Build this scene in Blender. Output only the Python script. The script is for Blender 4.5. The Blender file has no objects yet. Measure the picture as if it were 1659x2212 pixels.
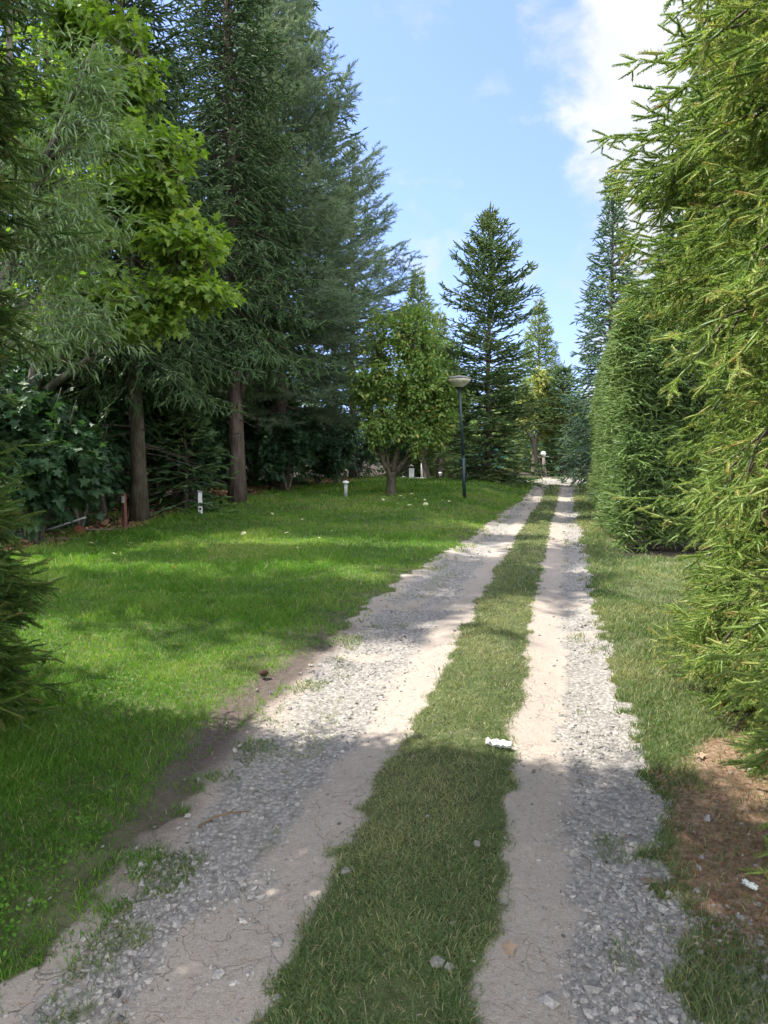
import bpy, math, numpy as np
from mathutils import Vector
C = bpy.context.scene
COL = C.collection
rng = np.random.default_rng(7)
F32 = np.float32

# ------------------------------------------------------------------ camera
FPX, HC = 1534.0, 1.6
TH = math.atan((1106 - 960) / FPX)
cam = bpy.data.cameras.new('camera')
cam.sensor_fit = 'VERTICAL'; cam.sensor_height = 36; cam.sensor_width = 27
cam.lens = 36 * FPX / 2212; cam.clip_end = 8000; cam.clip_start = 0.05
co = bpy.data.objects.new('camera', cam); COL.objects.link(co)
co.location = (0, 0, HC); co.rotation_euler = (math.pi / 2 - TH, 0, 0)
C.camera = co

# ------------------------------------------------------------------ noise and ground shape
def vnoise(x, y, seed=0):
    xi = np.floor(x).astype(np.int64); yi = np.floor(y).astype(np.int64)
    fx = x - xi; fy = y - yi
    fx = fx * fx * (3 - 2 * fx); fy = fy * fy * (3 - 2 * fy)
    def h(a, b):
        n = (a * 374761393 + b * 668265263 + seed * 1442695041) & 0x7fffffff
        n = ((n ^ (n >> 13)) * 1274126177) & 0x7fffffff
        return ((n ^ (n >> 16)) & 0xffff) / 65535.0
    return (h(xi, yi) * (1 - fx) + h(xi + 1, yi) * fx) * (1 - fy) + (h(xi, yi + 1) * (1 - fx) + h(xi + 1, yi + 1) * fx) * fy
def fbm(x, y, seed=0, o=4):
    s = 0; a = .5; t = 0
    for k in range(o):
        s = s + a * vnoise(x * 2 ** k, y * 2 ** k, seed + k * 17); t += a; a *= .5
    return s / t
def sst(a, b, x):
    t = np.clip((x - a) / (b - a), 0, 1); return t * t * (3 - 2 * t)
CA, SA = math.cos(.262), math.sin(.262)
def uv(x, y): return x * CA - y * SA, x * SA + y * CA
def xy(u, v): return u * CA + v * SA, -u * SA + v * CA
VV = [0, 2, 4, 7, 13, 21, 28, 40]
def road(v):
    return (np.interp(v, VV, [-1.50, -1.62, -1.88, -2.0, -1.72, -1.5, -1.56, -1.6]),
            np.interp(v, VV, [-.78, -.84, -.86, -.93, -.96, -.93, -1.04, -1.04]),
            np.interp(v, VV, [-.18, -.23, -.30, -.38, -.41, -.45, -.52, -.52]),
            np.interp(v, VV, [.50, .46, .36, .22, .14, .02, 0, 0]))
def border(y): return np.interp(y, [0, 5, 8, 11, 13.3, 18.2, 23.4, 30.7, 40], [-7.5, -6.4, -5.9, -5.35, -4.85, -4.15, -2.2, -.4, 2])
def masks(x, y):
    u, v = uv(x, y)
    e = (fbm(x * 2.2, y * 2.2, 3) - .5) * .20 + (fbm(x * 9, y * 9, 5, 3) - .5) * .20
    lo, li, ri, ro = road(v)
    w = .05
    L = sst(lo - w, lo + w, u + e * 1.1) * (1 - sst(li - w, li + w, u + e * .7))
    R = sst(ri - w, ri + w, u + e * .7) * (1 - sst(ro - w, ro + w, u + e * 1.3))
    side = (1 - sst(.75, 1.15, u + e)) * sst(ro - .05, ro + .1, u + e) * (1 - sst(1.5, 3.2, v + e * 3))   # gravel spreading to the right near the camera
    cross = sst(29.2, 29.8, v + e * 2) * (1 - sst(33.3, 34.2, v + e * 2)) * sst(-14, -13, u)
    track = np.clip(np.maximum(np.maximum(L, R), np.maximum(cross, side * .85)), 0, 1)
    n = fbm(x * 1.7, y * 1.7, 9)
    gl = sst(lo + .02, lo + .30, u + e) * (1 - sst(li - .36, li - .16, u + e * .8))
    gr = sst(ri + .20, ri + .34, u + e * .8) * (1 - sst(ro + .1, ro + .35, u))
    gravel = np.clip(np.maximum(gl * L * sst(.30, .48, n + .06), gr * np.maximum(R, side) * sst(.26, .42, n + .05)), 0, 1)
    gravel = np.maximum(gravel, side * .55 * sst(.35, .6, n)); gravel = np.maximum(gravel, cross * .8)
    mudc = lo - .02 + .05 * np.sin(v * 1.3)
    mud = (.45 + .6 * np.exp(-((v - 4.1) / 1.3) ** 2)) * np.exp(-((u - mudc - .12 * (fbm(x * 3, y * 3, 33) - .5)) / (.13 + .12 * fbm(x * 2, y * 2, 35))) ** 2) * (1 - sst(5.6, 6.6, v)) * sst(1.5, 2.2, v) * sst(.22, .42, fbm(x * 1.1, y * 1.1, 31) + .08 + .25 * np.exp(-((v - 3.9) / .9) ** 2))
    soil = 1 - sst(-.12, .18, x - border(y) + e * 1.6)
    soil = np.maximum(soil, sst(34.2, 36, v + e * 3) * .7)
    litter = sst(.36, .54, u + e * 1.0 - .5 * sst(3.6, 4.4, v)) * (1 - sst(4.2, 4.9, v + e * 3)) * sst(2.15, 2.5, v + e * 2 + .6 * np.clip(u - .6, 0, 1))
    hedgefoot = sst(.55, .8, u + e * .8) * sst(10.5, 11.0, v + e) * (1 - sst(28, 29, v)) * (1 - sst(2.8, 3.2, u))
    soil = np.maximum(soil, hedgefoot)
    soil = np.maximum(soil, sst(1.15, 1.5, u + e) * (1 - sst(6.3, 6.9, v)) * .8)
    return dict(track=track, gravel=gravel, mud=np.clip(mud, 0, 1), soil=np.clip(soil, 0, 1), litter=np.clip(litter, 0, 1), u=u, v=v)
def hz(x, y):
    x = np.asarray(x, float); y = np.asarray(y, float)
    u, v = uv(x, y)
    mound = .24 * sst(-1.75, -3.2, u) * sst(11, 19, v) * (1 - sst(27.5, 29.3, v))
    lo, li, ri, ro = road(v)
    dip = np.maximum(np.exp(-((u - (lo + li) / 2) / .42) ** 2), np.exp(-((u - (ri + ro) / 2) / .34) ** 2)) * (1 - sst(27, 30, v))
    bump = (fbm(x * .7, y * .7, 21) - .5) * .09 * (1 - sst(40, 60, np.hypot(x, y)))
    return mound - .035 * dip + bump + (fbm(x * 5, y * 5, 23, 3) - .5) * .012
def hgt(x, y): return float(hz(np.array([x]), np.array([y]))[0])
def ray(px, py):
    xc = (px - 829.5) / FPX; yc = -(py - 1106) / FPX
    return np.array([xc, math.cos(TH) + yc * math.sin(TH), -math.sin(TH) + yc * math.cos(TH)])
def at(px, py):                      # ground point seen at a photo pixel
    d = ray(px, py); z = 0.
    for _ in range(25):
        t = (z - HC) / d[2]; z = hgt(d[0] * t, d[1] * t)
    return np.array([d[0] * t, d[1] * t, z])
def pt(px, py, dist):                # point at depth dist along y
    d = ray(px, py); t = dist / d[1]
    return np.array([d[0] * t, dist, HC + d[2] * t])

# ------------------------------------------------------------------ mesh plumbing
def mk(name, V, T, mats, parent=None, tint=None, midx=None, smooth=False, attrs=None):
    me = bpy.data.meshes.new(name)
    V = np.ascontiguousarray(V, F32); T = np.ascontiguousarray(T, np.int32)
    n = len(T)
    me.vertices.add(len(V)); me.vertices.foreach_set('co', V.ravel())
    me.loops.add(n * 3); me.loops.foreach_set('vertex_index', T.ravel())
    me.polygons.add(n); me.polygons.foreach_set('loop_start', np.arange(n, dtype=np.int32) * 3)
    if midx is not None: me.polygons.foreach_set('material_index', np.ascontiguousarray(midx, np.int32))
    me.polygons.foreach_set('use_smooth', np.full(n, smooth))
    A = dict(attrs or {})
    if tint is not None: A['tint'] = tint
    for k, a in A.items():
        at_ = me.attributes.new(k, 'FLOAT', 'POINT'); at_.data.foreach_set('value', np.ascontiguousarray(a, F32))
    for m in (mats if isinstance(mats, (list, tuple)) else [mats]): me.materials.append(m)
    me.update(calc_edges=True)
    o = bpy.data.objects.new(name, me); COL.objects.link(o)
    if parent: o.parent = parent
    return o
def tag(o, label=None, cat=None, group=None, kind=None):
    if label: o['label'] = label
    if cat: o['category'] = cat
    if group: o['group'] = group
    if kind: o['kind'] = kind
    return o
def thing(name, label, cat, loc=(0, 0, 0), rz=0, group=None):
    o = bpy.data.objects.new(name, None); COL.objects.link(o)
    o.location = loc; o.rotation_euler = (0, 0, rz); o.empty_display_size = .2
    return tag(o, label, cat, group)
def dup(root, loc, rz=0, sc=1, label=None, group=None):
    r = root.copy(); COL.objects.link(r); r.location = loc; r.rotation_euler = (0, 0, rz); r.scale = (sc,) * 3 if np.isscalar(sc) else sc
    if label: r['label'] = label
    if group: r['group'] = group
    for ch in list(root.children):
        c = ch.copy(); COL.objects.link(c); c.parent = r
        for g in ch.children:
            d = g.copy(); COL.objects.link(d); d.parent = c
    return r
class MB:                            # collects shapes into one mesh
    def __init__(s): s.V = []; s.T = []; s.n = 0; s.tint = []; s.mi = []
    def add(s, V, T, tint=.5, mi=0):
        V = np.asarray(V, F32); T = np.asarray(T, np.int32)
        s.V.append(V); s.T.append(T + s.n); s.n += len(V)
        s.tint.append(np.broadcast_to(np.asarray(tint, F32), (len(V),))); s.mi.append(np.full(len(T), mi, np.int32) if np.isscalar(mi) else mi)
        return s
    def box(s, c, d, rz=0, mi=0, bevel=0, tilt=None):
        x, y, z = [k / 2 for k in d]
        if bevel:
            b = bevel; prof = [(x - b, y, ), (x, y - b), (x, -y + b), (x - b, -y), (-x + b, -y), (-x, -y + b), (-x, y - b), (-x + b, y)]
            rings = [(.0, z, b), (0, z - b, 0), (0, -z + b, 0), (0, -z, b)]
            V = []
            for _, zz, ins in rings:
                for px, py in prof: V.append((px * (x - ins) / x, py * (y - ins) / y, zz))
            V.append((0, 0, z)); V.append((0, 0, -z)); T = []
            for r in range(3):
                for k in range(8):
                    a = r * 8 + k; b2 = r * 8 + (k + 1) % 8; T += [(a, b2, b2 + 8), (a, b2 + 8, a + 8)]
            for k in range(8): T += [(32, (k + 1) % 8, k), (33, 24 + k, 24 + (k + 1) % 8)]
        else:
            V = [(a * x, b * y, e * z) for a in (-1, 1) for b in (-1, 1) for e in (-1, 1)]
            Q = [(0, 1, 3, 2), (4, 6, 7, 5), (0, 4, 5, 1), (2, 3, 7, 6), (0, 2, 6, 4), (1, 5, 7, 3)]
            T = [t for q in Q for t in ((q[0], q[1], q[2]), (q[0], q[2], q[3]))]
        V = np.array(V, float)
        if tilt is not None: V = V @ np.array(tilt).T
        ca, sa = math.cos(rz), math.sin(rz)
        V = V @ np.array([[ca, -sa, 0], [sa, ca, 0], [0, 0, 1]]).T + np.array(c)
        return s.add(V, T, .5, mi)
    def tube(s, P, R, n=8, mi=0, caps=True, tint=.5):
        V, T = tube(P, R, n, caps); return s.add(V, T, tint, mi)
    def lathe(s, prof, n=24, c=(0, 0, 0), mi=0, tilt=None):
        a = np.linspace(0, 2 * math.pi, n, endpoint=False); V = []
        for r, z in prof: V.append(np.stack([r * np.cos(a), r * np.sin(a), np.full(n, z)], 1))
        V = np.concatenate(V)
        if tilt is not None: V = V @ np.array(tilt).T
        T = []
        for i in range(len(prof) - 1):
            for k in range(n):
                p, q = i * n + k, i * n + (k + 1) % n; T += [(p, q, q + n), (p, q + n, p + n)]
        return s.add(V + np.array(c), T, .5, mi)
    def build(s, name, mats, parent=None, smooth=False):
        return mk(name, np.concatenate(s.V), np.concatenate(s.T), mats, parent, np.concatenate(s.tint), np.concatenate(s.mi), smooth)
def tube(P, R, n=6, caps=True):
    P = np.asarray(P, float); R = np.broadcast_to(np.asarray(R, float), (len(P),)); m = len(P)
    D = np.gradient(P, axis=0); D /= np.linalg.norm(D, axis=1, keepdims=True) + 1e-9
    ref = np.array([.12, .97, .2]) if abs(D[:, 1]).mean() < .8 else np.array([.97, .1, .2])
    X = np.cross(D, ref); X /= np.linalg.norm(X, axis=1, keepdims=True) + 1e-9
    Y = np.cross(D, X)
    a = np.linspace(0, 2 * math.pi, n, endpoint=False)
    V = (P[:, None] + R[:, None, None] * (np.cos(a)[None, :, None] * X[:, None] + np.sin(a)[None, :, None] * Y[:, None])).reshape(-1, 3)
    i = np.arange(m - 1)[:, None] * n; k = np.arange(n)[None]; k2 = (k + 1) % n
    A, B, Cc, D2 = i + k, i + k2, i + n + k2, i + n + k
    T = np.concatenate([np.stack([A, D2, Cc], -1).reshape(-1, 3), np.stack([A, Cc, B], -1).reshape(-1, 3)])
    if caps:
        V = np.concatenate([V, P[:1], P[-1:]]); q = np.arange(n); b = m * n
        T = np.concatenate([T, np.stack([np.full(n, b), q, (q + 1) % n], 1), np.stack([np.full(n, b + 1), (m - 1) * n + (q + 1) % n, (m - 1) * n + q], 1)])
    return V, T

# ------------------------------------------------------------------ materials
def newmat(name):
    m = bpy.data.materials.new(name); m.use_nodes = True
    nt = m.node_tree; nt.nodes.clear()
    return m, nt, nt.nodes, nt.links
def N(nt, t, **kw):
    n = nt.nodes.new(t)
    for k, v in kw.items():
        if hasattr(n, k) and k not in ('Scale',): setattr(n, k, v)
    return n
def ramp(nt, stops, interp='LINEAR'):
    n = nt.nodes.new('ShaderNodeValToRGB'); cr = n.color_ramp; cr.interpolation = interp
    while len(cr.elements) < len(stops): cr.elements.new(.5)
    for e, (p, c) in zip(cr.elements, stops): e.position = p; e.color = (*c, 1)
    return n
def mat_leaf(name, stops, trans=.35, tcol=(1.25, 1.35, .6), rough=.5, spec=.35, noise=.0):
    m, nt, nd, lk = newmat(name)
    out = N(nt, 'ShaderNodeOutputMaterial'); a = N(nt, 'ShaderNodeAttribute'); a.attribute_name = 'tint'
    r = ramp(nt, stops); lk.new(a.outputs['Fac'], r.inputs[0])
    p = N(nt, 'ShaderNodeBsdfPrincipled'); p.inputs['Roughness'].default_value = rough; p.inputs['Specular IOR Level'].default_value = spec
    lk.new(r.outputs[0], p.inputs['Base Color'])
    t = N(nt, 'ShaderNodeBsdfTranslucent')
    mx = N(nt, 'ShaderNodeMix', data_type='RGBA', blend_type='MULTIPLY'); mx.inputs[0].default_value = 1
    lk.new(r.outputs[0], mx.inputs[6]); mx.inputs[7].default_value = (*tcol, 1)
    lk.new(mx.outputs[2], t.inputs[0])
    s = N(nt, 'ShaderNodeMixShader'); s.inputs[0].default_value = trans
    lk.new(p.outputs[0], s.inputs[1]); lk.new(t.outputs[0], s.inputs[2]); lk.new(s.outputs[0], out.inputs[0])
    return m
def mat_noise(name, stops, scale=8, rough=.85, bump=.3, bscale=None, stretch=(1, 1, 1), detail=8, spec=.3, metal=0, dist=.02):
    m, nt, nd, lk = newmat(name)
    out = N(nt, 'ShaderNodeOutputMaterial'); tc = N(nt, 'ShaderNodeTexCoord'); mp = N(nt, 'ShaderNodeMapping')
    mp.inputs['Scale'].default_value = stretch; lk.new(tc.outputs['Object'], mp.inputs[0])
    n = N(nt, 'ShaderNodeTexNoise'); n.inputs['Scale'].default_value = scale; n.inputs['Detail'].default_value = detail; n.inputs['Roughness'].default_value = .65
    lk.new(mp.outputs[0], n.inputs[0]); r = ramp(nt, stops); lk.new(n.outputs[0], r.inputs[0])
    p = N(nt, 'ShaderNodeBsdfPrincipled'); p.inputs['Roughness'].default_value = rough; p.inputs['Specular IOR Level'].default_value = spec; p.inputs['Metallic'].default_value = metal
    lk.new(r.outputs[0], p.inputs['Base Color'])
    if bump:
        n2 = N(nt, 'ShaderNodeTexNoise'); n2.inputs['Scale'].default_value = bscale or scale * 2.5; n2.inputs['Detail'].default_value = 6
        lk.new(mp.outputs[0], n2.inputs[0]); b = N(nt, 'ShaderNodeBump'); b.inputs['Strength'].default_value = bump; b.inputs['Distance'].default_value = dist
        lk.new(n2.outputs[0], b.inputs['Height']); lk.new(b.outputs[0], p.inputs['Normal'])
    lk.new(p.outputs[0], out.inputs[0]); return m
M = {}
M['bark_spruce'] = mat_noise('bark_spruce', [(.25, (.03, .024, .016)), (.5, (.085, .07, .047)), (.75, (.16, .14, .10))], 9, stretch=(1, 1, .35), bump=.9, dist=.04)
M['bark_red'] = mat_noise('bark_red', [(.25, (.035, .026, .02)), (.5, (.10, .075, .058)), (.75, (.19, .15, .12))], 8, stretch=(1, 1, .22), bump=.9, dist=.05)
M['bark_grey'] = mat_noise('bark_grey', [(.25, (.05, .045, .035)), (.5, (.13, .115, .09)), (.75, (.23, .2, .16))], 10, stretch=(1, 1, .4), bump=.8, dist=.03)
M['twig'] = mat_noise('twig', [(.3, (.10, .065, .035)), (.7, (.24, .16, .085))], 20, bump=0)
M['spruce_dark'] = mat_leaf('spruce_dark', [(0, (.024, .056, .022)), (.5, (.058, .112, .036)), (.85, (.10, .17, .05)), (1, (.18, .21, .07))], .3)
M['spruce_blue'] = mat_leaf('spruce_blue', [(0, (.04, .085, .05)), (.5, (.085, .155, .085)), (.9, (.14, .22, .12)), (1, (.20, .25, .13))], .3)
M['spruce_hedge'] = mat_leaf('spruce_hedge', [(0, (.035, .075, .02)), (.4, (.13, .215, .048)), (.75, (.25, .345, .085)), (.95, (.40, .43, .15)), (1, (.30, .16, .06))], .36, rough=.5, spec=.28)
M['spruce_mid'] = mat_leaf('spruce_mid', [(0, (.04, .085, .026)), (.5, (.12, .20, .058)), (.85, (.22, .31, .095)), (1, (.32, .36, .13))], .32, rough=.42)
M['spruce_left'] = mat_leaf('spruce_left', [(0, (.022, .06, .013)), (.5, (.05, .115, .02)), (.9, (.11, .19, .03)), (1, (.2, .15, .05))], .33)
M['pine'] = mat_leaf('pine', [(0, (.045, .08, .052)), (.5, (.088, .14, .088)), (1, (.18, .24, .15))], .28)
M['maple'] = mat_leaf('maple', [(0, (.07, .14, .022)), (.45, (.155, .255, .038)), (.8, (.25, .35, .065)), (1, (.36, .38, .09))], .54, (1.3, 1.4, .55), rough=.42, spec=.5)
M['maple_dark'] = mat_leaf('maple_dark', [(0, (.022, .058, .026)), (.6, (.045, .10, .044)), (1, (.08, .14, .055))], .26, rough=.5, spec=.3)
M['willow'] = mat_leaf('willow', [(0, (.11, .18, .08)), (.5, (.18, .27, .12)), (1, (.34, .42, .26))], .4, rough=.38, spec=.5)
M['apple'] = mat_leaf('apple', [(0, (.10, .19, .04)), (.6, (.19, .29, .07)), (.88, (.27, .33, .09)), (1, (.44, .34, .09))], .42, rough=.45, spec=.4)
M['yellow_tree'] = mat_leaf('yellow_tree', [(0, (.17, .23, .06)), (.5, (.30, .34, .10)), (.85, (.42, .41, .15)), (1, (.52, .40, .13))], .42)
M['bush'] = mat_leaf('bush', [(0, (.045, .105, .025)), (.6, (.09, .18, .04)), (1, (.17, .26, .06))], .42)
M['sunny'] = mat_leaf('sunny', [(0, (.12, .2, .04)), (.6, (.2, .29, .07)), (1, (.32, .38, .12))], .45)
M['lawn'] = mat_leaf('lawn', [(0, (.052, .135, .015)), (.5, (.105, .235, .026)), (.82, (.175, .30, .046)), (.93, (.29, .31, .10)), (1, (.48, .42, .22))], .42, (1.2, 1.32, .5), rough=.5, spec=.25)
M['dry_grass'] = mat_leaf('dry_grass', [(0, (.055, .115, .024)), (.5, (.14, .20, .074)), (.78, (.21, .25, .11)), (.9, (.28, .28, .12)), (1, (.48, .42, .25))], .38, (1.2, 1.3, .6), rough=.5, spec=.25)
M['litter'] = mat_leaf('litter', [(0, (.10, .055, .03)), (.5, (.24, .13, .065)), (1, (.42, .27, .15))], .1, (1, 1, 1), rough=.8, spec=.2)

# gravel stones
def mat_stone():
    m, nt, nd, lk = newmat('stone')
    out = N(nt, 'ShaderNodeOutputMaterial'); a = N(nt, 'ShaderNodeAttribute'); a.attribute_name = 'tint'
    r = ramp(nt, [(0, (.12, .115, .11)), (.25, (.225, .215, .20)), (.7, (.34, .32, .295)), (1, (.44, .415, .38))]); lk.new(a.outputs['Fac'], r.inputs[0])
    tc = N(nt, 'ShaderNodeTexCoord'); n = N(nt, 'ShaderNodeTexNoise'); n.inputs['Scale'].default_value = 120; n.inputs['Detail'].default_value = 5
    lk.new(tc.outputs['Object'], n.inputs[0]); r2 = ramp(nt, [(.3, (.6, .6, .62)), (.7, (1.15, 1.12, 1.08))]); lk.new(n.outputs[0], r2.inputs[0])
    mx = N(nt, 'ShaderNodeMix', data_type='RGBA', blend_type='MULTIPLY'); mx.inputs[0].default_value = 1
    lk.new(r.outputs[0], mx.inputs[6]); lk.new(r2.outputs[0], mx.inputs[7])
    p = N(nt, 'ShaderNodeBsdfPrincipled'); p.inputs['Roughness'].default_value = .85; p.inputs['Specular IOR Level'].default_value = .25
    lk.new(mx.outputs[2], p.inputs['Base Color'])
    b = N(nt, 'ShaderNodeBump'); b.inputs['Strength'].default_value = .35; b.inputs['Distance'].default_value = .004; lk.new(n.outputs[0], b.inputs['Height']); lk.new(b.outputs[0], p.inputs['Normal'])
    lk.new(p.outputs[0], out.inputs[0]); return m
M['stone'] = mat_stone()

def mat_ground():
    m, nt, nd, lk = newmat('ground')
    out = N(nt, 'ShaderNodeOutputMaterial'); g = N(nt, 'ShaderNodeNewGeometry'); pos = g.outputs['Position']
    def noise(s, d=6, r=.6, out_='Fac'):
        n = N(nt, 'ShaderNodeTexNoise'); n.inputs['Scale'].default_value = s; n.inputs['Detail'].default_value = d; n.inputs['Roughness'].default_value = r
        lk.new(pos, n.inputs[0]); return n.outputs[0]
    def attr(k):
        a = N(nt, 'ShaderNodeAttribute'); a.attribute_name = k; return a.outputs['Fac']
    def math_(op, a, b, c=None):
        n = N(nt, 'ShaderNodeMath', operation=op); n.use_clamp = False
        for i, q in enumerate((a, b, c)):
            if q is None: continue
            if isinstance(q, (int, float)): n.inputs[i].default_value = q
            else: lk.new(q, n.inputs[i])
        return n.outputs[0]
    def mixc(f, a, b, bt='MIX'):
        n = N(nt, 'ShaderNodeMix', data_type='RGBA', blend_type=bt)
        if isinstance(f, (int, float)): n.inputs[0].default_value = f
        else: lk.new(f, n.inputs[0])
        for i, q in ((6, a), (7, b)):
            if isinstance(q, tuple): n.inputs[i].default_value = (*q, 1)
            else: lk.new(q, n.inputs[i])
        return n.outputs[2]
    def rmp(x, stops):
        r = ramp(nt, stops); lk.new(x, r.inputs[0]); return r.outputs[0]
    def edge(mask, nz, w=.25):           # mask sharpened and broken up with fine noise
        a = math_('ADD', mask, math_('MULTIPLY', math_('SUBTRACT', nz, .5), .9))
        n = N(nt, 'ShaderNodeMapRange'); n.interpolation_type = 'SMOOTHSTEP'; lk.new(a, n.inputs[0])
        n.inputs[1].default_value = .5 - w; n.inputs[2].default_value = .5 + w; return n.outputs[0]
    n1, n2, n3, n4 = noise(1.2), noise(7), noise(38), noise(160, 4)
    soilgrass = rmp(n2, [(.3, (.055, .05, .03)), (.5, (.085, .095, .042)), (.7, (.13, .14, .065))])
    sand = rmp(n1, [(.3, (.29, .245, .20)), (.7, (.37, .315, .265))])
    sand = mixc(.65, sand, rmp(n3, [(.3, (.22, .185, .15)), (.55, (.36, .31, .26)), (.8, (.43, .38, .33))]))
    sand = mixc(.5, sand, rmp(n4, [(.35, (.19, .16, .135)), (.5, (.36, .31, .26)), (.75, (.46, .41, .36))]))
    vo = N(nt, 'ShaderNodeTexVoronoi'); vo.feature = 'DISTANCE_TO_EDGE'; vo.inputs['Scale'].default_value = 7
    nv = N(nt, 'ShaderNodeTexNoise'); nv.inputs['Scale'].default_value = 6; nv.inputs['Detail'].default_value = 4; lk.new(pos, nv.inputs[0])
    va = N(nt, 'ShaderNodeVectorMath', operation='MULTIPLY_ADD'); va.inputs[1].default_value = (.35, .35, .0); lk.new(nv.outputs['Color'], va.inputs[0]); lk.new(pos, va.inputs[2])
    lk.new(va.outputs[0], vo.inputs[0])
    crack = rmp(vo.outputs['Distance'], [(0, (1, 1, 1)), (.022, (0, 0, 0))])
    crack = math_('MULTIPLY', crack, rmp(n1, [(.42, (0, 0, 0)), (.56, (1, 1, 1))]))
    sand = mixc(math_('MULTIPLY', crack, .55), sand, (.13, .11, .09))
    grav = rmp(n3, [(.3, (.20, .18, .155)), (.6, (.34, .305, .265)), (.8, (.43, .395, .35))])
    vg = N(nt, 'ShaderNodeTexVoronoi'); vg.inputs['Scale'].default_value = 42; lk.new(pos, vg.inputs[0])
    grav = mixc(.55, grav, mixc(1, rmp(vg.outputs['Distance'], [(.2, (1, 1, 1)), (.75, (.3, .3, .3))]), rmp(vg.outputs['Color'], [(0, (.22, .21, .2)), (1, (.5, .48, .45))]), 'MULTIPLY'))
    mud = rmp(n3, [(.3, (.055, .042, .036)), (.7, (.125, .10, .085))])
    lit = rmp(n3, [(.3, (.10, .06, .04)), (.5, (.22, .14, .095)), (.75, (.40, .30, .22))])
    soil = rmp(n2, [(.3, (.030, .024, .018)), (.6, (.075, .058, .042)), (.8, (.13, .10, .07))])
    c = mixc(edge(attr('track'), n3), soilgrass, sand)
    c = mixc(edge(attr('gravel'), n3), c, grav)
    c = mixc(edge(attr('soil'), n2), c, soil)
    c = mixc(math_('MULTIPLY', edge(attr('litter'), n3), .85), c, lit)
    c = mixc(edge(attr('mud'), n3, .4), c, mud)
    p = N(nt, 'ShaderNodeBsdfPrincipled'); p.inputs['Roughness'].default_value = .92; p.inputs['Specular IOR Level'].default_value = .2
    lk.new(c, p.inputs['Base Color'])
    # tyre tread pressed into the mud, running along the lane
    mp = N(nt, 'ShaderNodeMapping'); mp.inputs['Rotation'].default_value = (0, 0, .262); lk.new(pos, mp.inputs[0])
    wv = N(nt, 'ShaderNodeTexWave'); wv.bands_direction = 'Y'; wv.inputs['Scale'].default_value = 13; wv.inputs['Distortion'].default_value = 7; wv.inputs['Detail'].default_value = 2; wv.inputs['Detail Scale'].default_value = 2
    lk.new(mp.outputs[0], wv.inputs[0])
    tread = math_('MULTIPLY', wv.outputs['Fac'], math_('MULTIPLY', math_('MULTIPLY', attr('mud'), n2), .28))
    hgt_ = math_('ADD', math_('MULTIPLY', n3, .6), math_('MULTIPLY', n4, .35))
    hgt_ = math_('SUBTRACT', hgt_, math_('MULTIPLY', crack, .5)); hgt_ = math_('ADD', hgt_, tread)
    b = N(nt, 'ShaderNodeBump'); b.inputs['Strength'].default_value = .7; b.inputs['Distance'].default_value = .012
    lk.new(hgt_, b.inputs['Height']); lk.new(b.outputs[0], p.inputs['Normal']); lk.new(p.outputs[0], out.inputs[0])
    return m
M['ground'] = mat_ground()

# ------------------------------------------------------------------ ground sheet
def axis(lo, hi, fine, far, g=1.12):
    a = list(np.arange(lo, hi + 1e-6, fine)); s = fine
    while a[-1] < far: s *= g; a.append(a[-1] + s)
    s = fine; b = []
    x = lo
    while x > -far: s *= g; x -= s; b.append(x)
    return np.array(b[::-1] + a)
gx = axis(-5.2, 4.2, .045, 3000); gy = axis(1.2, 13, .05, 3000, 1.035)
GX, GY = np.meshgrid(gx, gy); fx, fy = GX.ravel(), GY.ravel()
mm = masks(fx, fy); nx, ny = len(gx), len(gy)
i = (np.arange(ny - 1)[:, None] * nx + np.arange(nx - 1)[None]).ravel()
T = np.concatenate([np.stack([i, i + 1, i + nx + 1], 1), np.stack([i, i + nx + 1, i + nx], 1)])
gz = hz(fx, fy) - .012 * mm['mud'] * (.5 + fbm(fx * 9, fy * 9, 88))
o = mk('ground', np.stack([fx, fy, gz], 1), T, M['ground'], smooth=True, attrs={k: mm[k] for k in ('track', 'gravel', 'mud', 'soil', 'litter')})
tag(o, 'ground with lawn, two pale sandy wheel tracks and dark soil under the trees', kind='structure')

# ------------------------------------------------------------------ grass
def scatter(n, y0, y1, xr=.72):
    y = np.exp(rng.uniform(math.log(y0), math.log(y1), n)); x = y * rng.uniform(-xr, xr, n)
    return x, y
def blades(name, label, x, y, hh, ww, lean, tint, mat):
    n = len(x); z = hz(x, y) - .004
    a = rng.uniform(0, 2 * math.pi, n); la = rng.uniform(0, 2 * math.pi, n)
    wx, wy = np.cos(a) * ww / 2, np.sin(a) * ww / 2
    lx, ly = np.cos(la) * lean * hh, np.sin(la) * lean * hh
    zz = hh * np.sqrt(np.clip(1 - lean ** 2 * .7, .08, 1))
    B = np.stack([x, y, z], 1)
    m1 = np.stack([lx * .35, ly * .35, zz * .62], 1); t1 = np.stack([lx, ly, zz], 1); w = np.stack([wx, wy, 0 * wx], 1)
    V = np.stack([B - w, B + w, B + m1 - w * .8, B + m1 + w * .8, B + t1], 1).reshape(-1, 3)
    q = np.arange(n)[:, None] * 5
    T = np.concatenate([q + np.array([[0, 1, 3]]), q + np.array([[0, 3, 2]]), q + np.array([[2, 3, 4]])])
    o = mk(name, V, T, mat, tint=np.repeat(tint, 5))
    return tag(o, label, 'grass', kind='stuff')
x, y = scatter(900000, 1.45, 34, .72)
mk_ = masks(x, y); u, v = mk_['u'], mk_['v']; d = np.hypot(x, y)
lo, li, ri, ro = road(v)
cover = (1 - mk_['track']) * (1 - mk_['soil']) * (1 - .9 * mk_['mud']) * (1 - .93 * mk_['litter'])
tuft = sst(.60, .74, fbm(x * 3.3, y * 3.3, 77)) * (mk_['track'] > .3) * (1 - mk_['gravel'] * .6) * ((u < lo + .55) | (u > ro - .3)) * .6
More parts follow.
